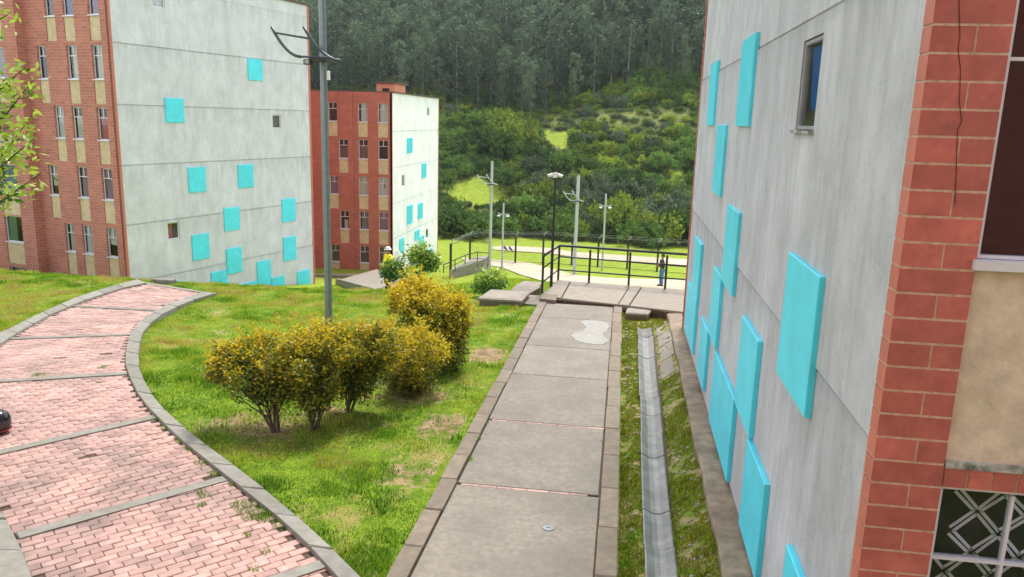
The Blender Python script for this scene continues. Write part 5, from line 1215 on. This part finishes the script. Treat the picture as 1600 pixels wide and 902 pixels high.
yt = 23.5; bt = on_y(645, 462, yt); bt[2] = float(height(bt[0], yt))
leafy('leafy_tree', 'small glossy green tree in front of the white gable of the further block', 'tree', bt, [ell(642, 420, yt, 34, 28, .65), ell(655, 398, yt, 18, 18, .35), ell(612, 424, yt, 16, 14, .3), ell(673, 410, yt, 12, 12, .25)], 210, 22, .095, [L_CITRUS, L_LIME], 8, stems=5, limefrac=.45)
yb2 = 20.5; bb = on_y(768, 466, yb2); bb[2] = float(height(bb[0], yb2))
leafy('green_bush', 'round glossy green bush behind the raised concrete manhole box', 'bush', bb, [ell(765, 443, yb2, 27, 20, .45)], 120, 24, .075, [L_CITRUS, L_LIME], 9, stems=3, limefrac=.4, spread=.07)
# ---- tree whose branches reach in at the left edge
tb0 = (-7.6, 7.4, float(height(-7.6, 7.4)))
rg = np.random.default_rng(31); tr = empty('garden_tree', tb0); tag(tr, 'leafy tree with yellow-green shoots reaching in at the left edge, before the salmon facade', 'tree')
mb = MB(); mb.tube([(tb0[0], tb0[1], tb0[2] - .2), (tb0[0] + .1, tb0[1] + .05, tb0[2] + 1.5), (tb0[0] + .05, tb0[1], -1.2), (tb0[0] - .1, tb0[1], .2)], [.11, .09, .07, .03], 8); mb.build('trunk', M_BARK, tr)
LP = []; LM = []
def twig(px0, py0, px1, py1, yd, n, sag=0.0):
    a_ = on_y(px0, py0, yd + .1); b_2 = on_y(px1, py1, yd); mid = (a_ + b_2) / 2 + np.array([0, 0, -sag])
    mb = MB(); mb.tube([np.array([tb0[0], tb0[1], a_[2] - .5]), a_, mid, b_2], [.03, .014, .010, .004], 6); mb.build('branch', M_BARK, tr)
    for k in range(n):
        t = .1 + .9 * k / n; c = (a_ * (1 - t) + mid * t) if t < .5 else (mid * (1 - t) + b_2 * t); c = a_ * (1 - t) ** 2 + 2 * mid * t * (1 - t) + b_2 * t * t
        m_ = 9; P = c + rg.normal(0, 1, (m_, 3)) * np.array([.085, .085, .075]); LP.append(P); LM.extend([1 if rg.random() < .45 + .5 * t else 0 for _ in range(m_)])
for args in ((-60, 175, 40, 105, 7.3, 15, .05), (-60, 250, 52, 125, 7.2, 15, .05), (-70, 330, 50, 180, 7.4, 18, .04), (-60, 300, 55, 215, 7.3, 18, .04), (-60, 340, 62, 272, 7.0, 14, .06), (-80, 260, 20, 235, 7.6, 16, 0), (-50, 60, 14, 22, 7.6, 8, 0),
             (-70, 120, 10, 150, 7.5, 10, 0), (-70, 320, 20, 300, 7.6, 15, 0)): twig(*args)
for k in range(26):
    c = np.array([tb0[0] + rg.normal(0, .4) - 1.0, tb0[1] + rg.normal(0, .6), rg.uniform(-1.3, 1.0)]); LP.append(c + rg.normal(0, .16, (40, 3))); LM.extend([int(rg.random() < .3) for _ in range(40)])
LPv = np.vstack(LP); v_, f_ = leaf_quads(LPv, .105 * (.6 + .7 * rg.random(len(LPv))), .40, rg, up_bias=.4); np_mesh('foliage', v_ - np.array(tb0), f_, [L_CITRUS, L_LIME], LM, parent=tr)

# ---- grass
def blades(P, h, w_, mats, mi, name, tagk='stuff', lean=.45, rg=RNG):
    n = len(P); a = rg.random(n) * 6.283; d = np.stack([np.cos(a), np.sin(a), np.zeros(n)], 1); l = rg.random(n) * 6.283; ln = np.stack([np.cos(l), np.sin(l), np.zeros(n)], 1) * (rg.random(n) * lean)[:, None]
    h = np.broadcast_to(h, (n,))[:, None]; w_ = np.broadcast_to(w_, (n,))[:, None]
    V = np.stack([P - d * w_, P + d * w_, P + (ln + np.array([0, 0, 1.0])) * h], 1).reshape(-1, 3)
    o = np_mesh(name, V, np.arange(n * 3).reshape(-1, 3), mats, mi, k=3); 
    if tagk: tag(o, kind=tagk)
    return o
def vnoise(x, y, s, seed=0):
    rg = np.random.default_rng(seed); g = rg.random((64, 64)); X_ = (x / s) % 63; Y_ = (y / s) % 63; xi = X_.astype(int); yi = Y_.astype(int); fx = X_ - xi; fy = Y_ - yi; fx = fx * fx * (3 - 2 * fx); fy = fy * fy * (3 - 2 * fy)
    return (g[yi, xi] * (1 - fx) + g[yi, xi + 1] * fx) * (1 - fy) + (g[yi + 1, xi] * (1 - fx) + g[yi + 1, xi + 1] * fx) * fy
KRc = np.vstack([KRo]); PATHALL = np.vstack([KRo, KLo[::-1]])
n = 560000; u = RNG.random(n); y = 5.5 + 17.5 * u ** 1.25; x = RNG.uniform(-19, -1.97, n)
q = proj_np(np.c_[x, y, plane_z(y)]); ok = (q[:, 0] > -30) & (q[:, 1] < 930) & ~in_poly(x, y, PATHALL) & ~((y > 19.3) & (x > -3.9))
d_ = np.full(n, 0.0)
bare = 0.92 * ((np.abs(x + 2.38) < 0.42) & (y > 6) & (y < 18)) * (0.55 + 0.45 * np.sin(y * 2.3) * np.sin(y * 0.9 + 1))
for (cx, cy, r) in ((-5.4, 9.8, .9), (-4.7, 9.7, .9), (-4.2, 10.6, .8), (-3.0, 11.6, 1.0), (-3.6, 12.2, .7)): bare = np.maximum(bare, .9 * np.clip(1.3 - np.hypot(x - cx, y - cy) / r, 0, 1))
for (cx, cy, r) in ((-3.1, 8.4, .35), (-2.6, 7.4, .3), (-8.0, 14.5, .7), (-9.2, 16.4, .8), (-3.0, 9.4, .35)): bare = np.maximum(bare, .7 * np.clip(1.3 - np.hypot(x - cx, y - cy) / r, 0, 1))
patch = vnoise(x, y, .55, 1) * .6 + vnoise(x, y, .17, 2) * .4
ok &= (RNG.random(n) > bare) & (patch + RNG.random(n) * .5 > .33)
x, y, patch = x[ok], y[ok], patch[ok]; tone = vnoise(x, y, .8, 3) * .6 + vnoise(x, y, .25, 5) * .4 + RNG.normal(0, .1, len(x)) + sstep(13, 19, y) * .04
tuft = vnoise(x, y, .35, 7)
hh = (.018 + .045 * np.clip(tuft * 1.5 - .35, 0, 1) + .035 * (tuft > .76)) * RNG.uniform(.6, 1.4, len(x))
tone = tone + .05 * sstep(10, 16, y); mi = np.where(tone > .72, 3, np.where(tone > .60, 1, np.where(tone < .40, 2, 0)))
mi = np.where((mi == 3) & (RNG.random(len(x)) < .4), 1, mi)
blades(np.c_[x, y, height(x, y) - .004], hh, .0045 + .0035 * (y / 12), [L_GRASS, L_GRASSY, L_GRASSD, L_DRY], mi, 'grass')
# longer grass on the mid-distance banks
n = 60000; x = RNG.uniform(-16, 3.5, n); y = 22.5 + 20 * RNG.random(n) ** 1.3; ok = ~in_poly(x, y, np.array([[k[0], k[1]] for k in (on_y(524, 438, 43.0), on_y(612, 462.5, 29.0), on_y(690, 450, 33.5), on_y(588, 420, 47.5))])) & ~((x > -2.4) & (y < 24))
x, y = x[ok], y[ok]; blades(np.c_[x, y, height(x, y) - .01], RNG.uniform(.04, .09, len(x)), .022, [L_GRASS, L_GRASSY, L_GRASSD], RNG.choice(3, len(x), p=[.6, .25, .15]), 'bank_grass')
# moss and weeds in the drain verge
n = 170000; y = 5.0 + 14.3 * RNG.random(n) ** 1.2; x = RNG.uniform(.17, 1.2, n); cx = .57 + (y - 7) * .0075
pt = vnoise(x, y, .22, 11) * .6 + vnoise(x, y, .07, 12) * .4
ok = (np.abs(x - cx) > .135 + .03 * vnoise(x, y, .1, 21)) & (x < 1.12 + .05 * (y - 6) / 10) & (pt > .34) & ~((x > .8) & (y > 12.8) & (y < 16.6)) | ((y > 17.5) & (x > .17) & (pt > .3))
x, y, pt = x[ok], y[ok], pt[ok]; mi = np.where(RNG.random(len(x)) < .55, 0, np.where(RNG.random(len(x)) < .6, 1, 2))
blades(np.c_[x, y, height(x, y) - .003], RNG.uniform(.010, .03, len(x)) + .03 * (pt > .70), .0055, [L_MOSS, L_GRASSY, L_GRASSD], mi, 'moss')
# crumbled stones on the verge
sv_, sf_ = [], []
for k in range(330):
    yy_ = 5.5 + 13 * random.random(); sx_ = random.choice((random.uniform(.2, .42), random.uniform(.8, 1.08), random.uniform(.8, 1.08))); r_ = random.uniform(.006, .022) * (1.6 if yy_ > 13 else 1); zz_ = float(height(sx_, yy_))
    b8 = [(sx_ + dx * r_ * random.uniform(.6, 1.2), yy_ + dy * r_ * random.uniform(.6, 1.2), zz_ + (dz * .5 + .2) * r_ * random.uniform(.6, 1.1)) for dz in (-1, 1) for dx, dy in ((-1, -1), (1, -1), (1, 1), (-1, 1))]
    n0 = len(sv_); sv_ += b8; sf_ += [[n0 + i for i in f] for f in ((4, 5, 6, 7), (0, 1, 5, 4), (1, 2, 6, 5), (2, 3, 7, 6), (3, 0, 4, 7))]
o = np_mesh('rubble', np.array(sv_), sf_, M_SLABL); tag(o, kind='stuff')
# weeds in kerb joints and on the pavers
WP = []
def tuftp(px, py, r, n_, dz=0.0):
    p = G(px, py); a = RNG.random(n_) * 6.283; rr = r * np.sqrt(RNG.random(n_)); X_ = p[0] + rr * np.cos(a); Y_ = p[1] + rr * np.sin(a); WP.append(np.c_[X_, Y_, plane_z(Y_) + dz - .01])
for (px, py, r, k) in ((318, 775, .07, 60), (312, 770, .05, 40), (316, 789, .05, 45), (378, 756, .10, 130), (364, 757, .06, 60), (400, 800, .20, 420), (415, 806, .15, 260), (378, 790, .12, 150), (385, 836, .06, 50), (415, 863, .05, 40), (397, 889, .06, 45), (438, 820, .10, 120), (225, 620, .08, 70),
                       (245, 655, .08, 80), (262, 668, .10, 120), (285, 688, .10, 140), (300, 702, .10, 130), (320, 722, .12, 160), (340, 738, .10, 130), (60, 587, .12, 90), (160, 574, .08, 60), (730, 718, .07, 90), (758, 660, .06, 70), (747, 686, .05, 50), (938, 835, .05, 60), (945, 690, .05, 40), (1000, 688, .09, 200), (1004, 770, .10, 220), (990, 560, .08, 120), (1062, 672, .08, 150), (1055, 545, .1, 160), (1070, 760, .1, 160), (1040, 528, .1, 160), (978, 880, .07, 120), (985, 840, .06, 90), (1108, 888, .09, 140), (205, 590, .07, 60), (213, 604, .07, 60)): tuftp(px, py, r, k)
WPv = np.vstack(WP); blades(WPv, RNG.uniform(.02, .065, len(WPv)), .004, [L_GRASS, L_GRASSD], RNG.integers(0, 2, len(WPv)), 'joint_weeds', lean=.9)
TP = []
for (px, py, r, k) in ((565, 868, .30, 900), (580, 735, .34, 500), (510, 760, .20, 200), (600, 830, .16, 150), (350, 640, .25, 200), (560, 890, .3, 500), (470, 700, .2, 150), (700, 560, .3, 200), (540, 745, .3, 250)):
    p = G(px, py); a = RNG.random(k) * 6.283; rr = r * np.sqrt(RNG.random(k)); X_, Y_ = p[0] + rr * np.cos(a), p[1] + rr * np.sin(a); TP.append(np.c_[X_, Y_, height(X_, Y_)])
TPv = np.vstack(TP); blades(TPv, RNG.uniform(.03, .10, len(TPv)), .005, [L_GRASS, L_GRASSD], (RNG.random(len(TPv)) < .45).astype(int), 'grass_tufts', lean=.7)
# fallen leaves under the golden shrubs
n = 4200; a = RNG.random(n) * 6.283; c = np.array([b1[:2], b2_[:2], b3[:2], b4[:2]])[RNG.integers(0, 4, n)]; rr = 1.0 * np.sqrt(RNG.random(n)); X_, Y_ = c[:, 0] + rr * np.cos(a), c[:, 1] + rr * np.sin(a)
v_, f_ = leaf_quads(np.c_[X_, Y_, height(X_, Y_) + .022], .034, .5); o = np_mesh('fallen_leaves', v_, f_, [L_DRY, L_LITTER], (RNG.random(n) < .75).astype(int)); tag(o, kind='stuff')

# ================================================================== PEOPLE AND SMALL THINGS
def skin(name, verts, edges, radii, mat, parent, root=0, sub=2):
    me = bpy.data.meshes.new(name); me.from_pydata([tuple(v) for v in verts], edges, []); me.materials.append(mat); o = bpy.data.objects.new(name, me); COL.objects.link(o); o.parent = parent
    m_ = o.modifiers.new('skin', 'SKIN'); m_.use_smooth_shade = True
    sv = me.skin_vertices[0].data
    for i, r in enumerate(radii): sv[i].radius = (r, r * .9) if not isinstance(r, tuple) else r; sv[i].use_root = (i == root)
    s_m = o.modifiers.new('sub', 'SUBSURF'); s_m.levels = sub; s_m.render_levels = sub; return o
def person(pos, face, label, top_mat, leg_mat, shoe_mat, hat=None, arms='phone', torso_scale=1.0):
    root = empty('person', pos, face); tag(root, label, 'person')     # local: +x the way the person faces, z up
    ARM = {'phone': [((.04, .19, 1.40), (.06, .24, 1.14), (.28, .12, 1.16), (.36, .06, 1.19)), ((.04, -.19, 1.40), (.05, -.24, 1.12), (.24, -.12, 1.05), (.32, -.08, 1.08))],
           'carry': [((.04, .19, 1.40), (.12, .27, 1.18), (.34, .22, 1.02), (.42, .18, 1.00)), ((.02, -.19, 1.40), (.0, -.30, 1.20), (.12, -.28, 1.00), (.20, -.25, .98))]}[arms]
    V = [(0, 0, .95), (0, 0, 1.12), (.01, 0, 1.32), (.0, 0, 1.45), (.01, 0, 1.53), (.03, 0, 1.62), (.02, 0, 1.70),
         (0, .09, .90), (.02, .10, .50), (-.01, .10, .08), (.13, .11, .03), (0, -.09, .90), (.05, -.10, .50), (.02, -.10, .08), (.16, -.11, .03)]
    E_ = [(0, 1), (1, 2), (2, 3), (3, 4), (4, 5), (5, 6), (0, 7), (7, 8), (8, 9), (9, 10), (0, 11), (11, 12), (12, 13), (13, 14)]
    R2_ = [.12, .12, .13, .08, .055, .095, .075, .085, .06, .042, .035, .085, .06, .042, .035]
    for arm in ARM:
        n0 = len(V); V += list(arm); E_ += [(2, n0), (n0, n0 + 1), (n0 + 1, n0 + 2), (n0 + 2, n0 + 3)]; R2_ += [.055, .042, .034, .036]
        hx_, hy_, hz_ = arm[3]
        for k, (dx, dy, dz) in enumerate(((.07, .02, .01), (.08, .005, .012), (.075, -.01, .01), (.06, -.025, .0), (.03, .03 if arm[0][1] < 0 else -.03, .03))):
            V.append((hx_ + dx, hy_ + dy, hz_ + dz)); E_.append((n0 + 3, len(V) - 1)); R2_.append(.009)
    skin('body', V, E_, R2_, M_SKIN, root)
    TV = [(0, 0, .93), (0, 0, 1.12), (.01, 0, 1.34), (0, 0, 1.46)]; TE = [(0, 1), (1, 2), (2, 3)]; TR = [(.15, .17), (.145, .16), (.15, .19), (.075, .08)]
    TR = [(a_ * torso_scale, b_3 * torso_scale) for a_, b_3 in TR]
    for arm in ARM: n0 = len(TV); TV += list(arm[:3]); TE += [(2, n0), (n0, n0 + 1), (n0 + 1, n0 + 2)]; TR += [.075 * torso_scale, .06 * torso_scale, .048 * torso_scale]
    skin('jacket', TV, TE, TR, top_mat, root)
    LV = [(0, 0, 1.0), (0, .09, .88), (.02, .10, .50), (-.01, .10, .10), (0, -.09, .88), (.05, -.10, .50), (.02, -.10, .10)]
    skin('trousers', LV, [(0, 1), (1, 2), (2, 3), (0, 4), (4, 5), (5, 6)], [(.14, .15), .105, .078, .068, .105, .078, .068], leg_mat, root)
    for (sy, sx) in ((.105, 0), (-.105, .03)):
        mb = MB(); mb.tube([(sx - .07, sy, .05), (sx + .02, sy, .055), (sx + .13, sy, .035), (sx + .19, sy, .028)], [.045, .05, .043, .025], 8); mb.build('shoe', shoe_mat, root, local=True, smooth=True)
    # hair, eyes, nose, ears
    mb = MB(); mb.lathe([(.02, .16), (.07, .145), (.098, .09), (.103, .03), (.09, -.02)][::-1], (.005, 0, 1.62), 14); mb.v = [(x_ - (.03 if z_ < 1.66 and x_ > .02 else 0), y_, z_) for x_, y_, z_ in mb.v]; mb.build('hair', M_HAIR, root, local=True, smooth=True)
    for sy in (.033, -.033):
        mb = MB(); mb.lathe([(.002, -.009), (.009, 0), (.002, .009)], (.112, sy, 1.635), 8); mb.build('eye', M_BLACK, root, local=True)
        mb = MB(); mb.tube([(.03, sy * 3.0, 1.60), (.02, sy * 3.15, 1.65)], .014, 6); mb.build('ear', M_SKIN, root, local=True)
    mb = MB(); mb.tube([(.115, 0, 1.64), (.135, 0, 1.60)], [.008, .014], 6); mb.build('nose', M_SKIN, root, local=True)
    mb = MB(); mb.box(.108, .118, -.022, .022, 1.567, 1.573); mb.build('mouth', M_RED, root, local=True)
    if hat:
        mb = MB(); mb.lathe([(.15, .0), (.15, .012), (.11, .02), (.105, .07), (.085, .11), (.03, .125)], (.01, 0, 1.69), 18); mb.build('hat', hat, root, local=True, smooth=True)
    return root
pm_ = on_y(1033, 447.5, 42.5)
person((pm_[0], pm_[1], float(height(pm_[0], pm_[1])) + .05), R_(195), 'man in black jacket and blue jeans standing on the dirt path beyond the railing', M_JACKET, M_JEANS, M_BLACK)
py_ = on_y(607, 452, 31.5)
person((py_[0], py_[1], py_[2] + .02), R_(215), 'person in loose yellow jacket and white hat on the pavement behind the glossy tree', M_CLOTHY, M_JACKET, M_BLACK, hat=M_WCLOTH, arms='carry', torso_scale=1.8)
# pale sack carried behind that person
c = on_y(621, 405, 31.6); mb = MB(); mb.lathe([(.06, -.38), (.17, -.30), (.21, -.05), (.17, .2), (.07, .32), (.05, .38)], c, 12)
mb.v = [(x_ + .02 * math.sin(z_ * 19 + x_ * 13), y_ + .02 * math.sin(z_ * 23), z_) for x_, y_, z_ in mb.v]
o = mb.build('sack', M_WCLOTH, smooth=True); tag(recenter(o, c - [0, 0, .38]), 'white sack held up behind the person in yellow', 'sack')
# glossy black helmet at the left edge of the brick path
h0 = G(-2, 676); hz = plane_z(h0[1]); hr = .155
hel = empty('helmet', (h0[0], h0[1], hz)); tag(hel, 'glossy black helmet cut off by the left edge, lying on the pink brick path', 'helmet')
mb = MB(); prof = [(.11, .0), (.145, .04), (.158, .12), (.155, .19), (.13, .25), (.08, .29), (.02, .305)]; mb.lathe(prof, (h0[0], h0[1], hz + .01), 26); mb.build('shell', M_HELM, hel, smooth=True)
mb = MB(); vs = []; nn = 12
for k in range(2):
    for i in range(nn + 1):
        a_ = R_(-75 + 120 * i / nn); r_ = .166 if k else .162; vs.append((h0[0] + r_ * math.cos(a_), h0[1] + r_ * math.sin(a_), hz + (.10 if k == 0 else .20)))
mb.add(vs, [(i, i + 1, nn + 2 + i, nn + 1 + i) for i in range(nn)]); mb.build('visor', M_GLASS, hel)
mb = MB(); mb.tube([(h0[0] + .15 * math.cos(R_(a_)), h0[1] + .15 * math.sin(R_(a_)), hz + .055) for a_ in range(-90, 60, 15)], .012, 6); mb.build('trim', M_RED, hel)
# two small dark figures by the river: seated people seen very small
for (px, py, lab) in ((788, 394, 'small dark seated figure on the riverside dirt road, nearer the slim lamp post'), (796, 395, 'small dark seated figure on the riverside dirt road, farther from the slim lamp post')):
    p = on_ground(px, py, ymin=55); rt = empty('person', p); rt.scale = (.7, .7, .75); tag(rt, lab, 'person')
    V = [(0, 0, .25), (0, 0, .5), (0, 0, .72), (.02, 0, .86), (.35, .1, .42), (.4, .1, .05), (.35, -.1, .42), (.4, -.1, .05), (.1, .18, .6), (.3, .15, .42), (.1, -.18, .6), (.3, -.15, .42)]
    skin('body', V, [(0, 1), (1, 2), (2, 3), (0, 4), (4, 5), (0, 6), (6, 7), (2, 8), (8, 9), (2, 10), (10, 11)], [.16, .17, .10, .1, .08, .05, .08, .05, .06, .04, .06, .04], M_BLUEG, rt, sub=1)

# ================================================================== HAZE
mh, nt, b = new_mat('haze'); nt.nodes.remove(b); pv = N(nt, 'ShaderNodeVolumePrincipled'); pv.inputs['Density'].default_value = 0.0002; pv.inputs['Color'].default_value = (.86, .93, 1, 1); pv.inputs['Anisotropy'].default_value = .0
nt.links.new(pv.outputs[0], nt.nodes['Material Output'].inputs['Volume'])
USE_HAZE = True
if USE_HAZE:
    mb = MB(); mb.box(-930, 930, -60, 1530, -20, 260); hz_ = mb.build('haze', mh); tag(hz_, kind='stuff')
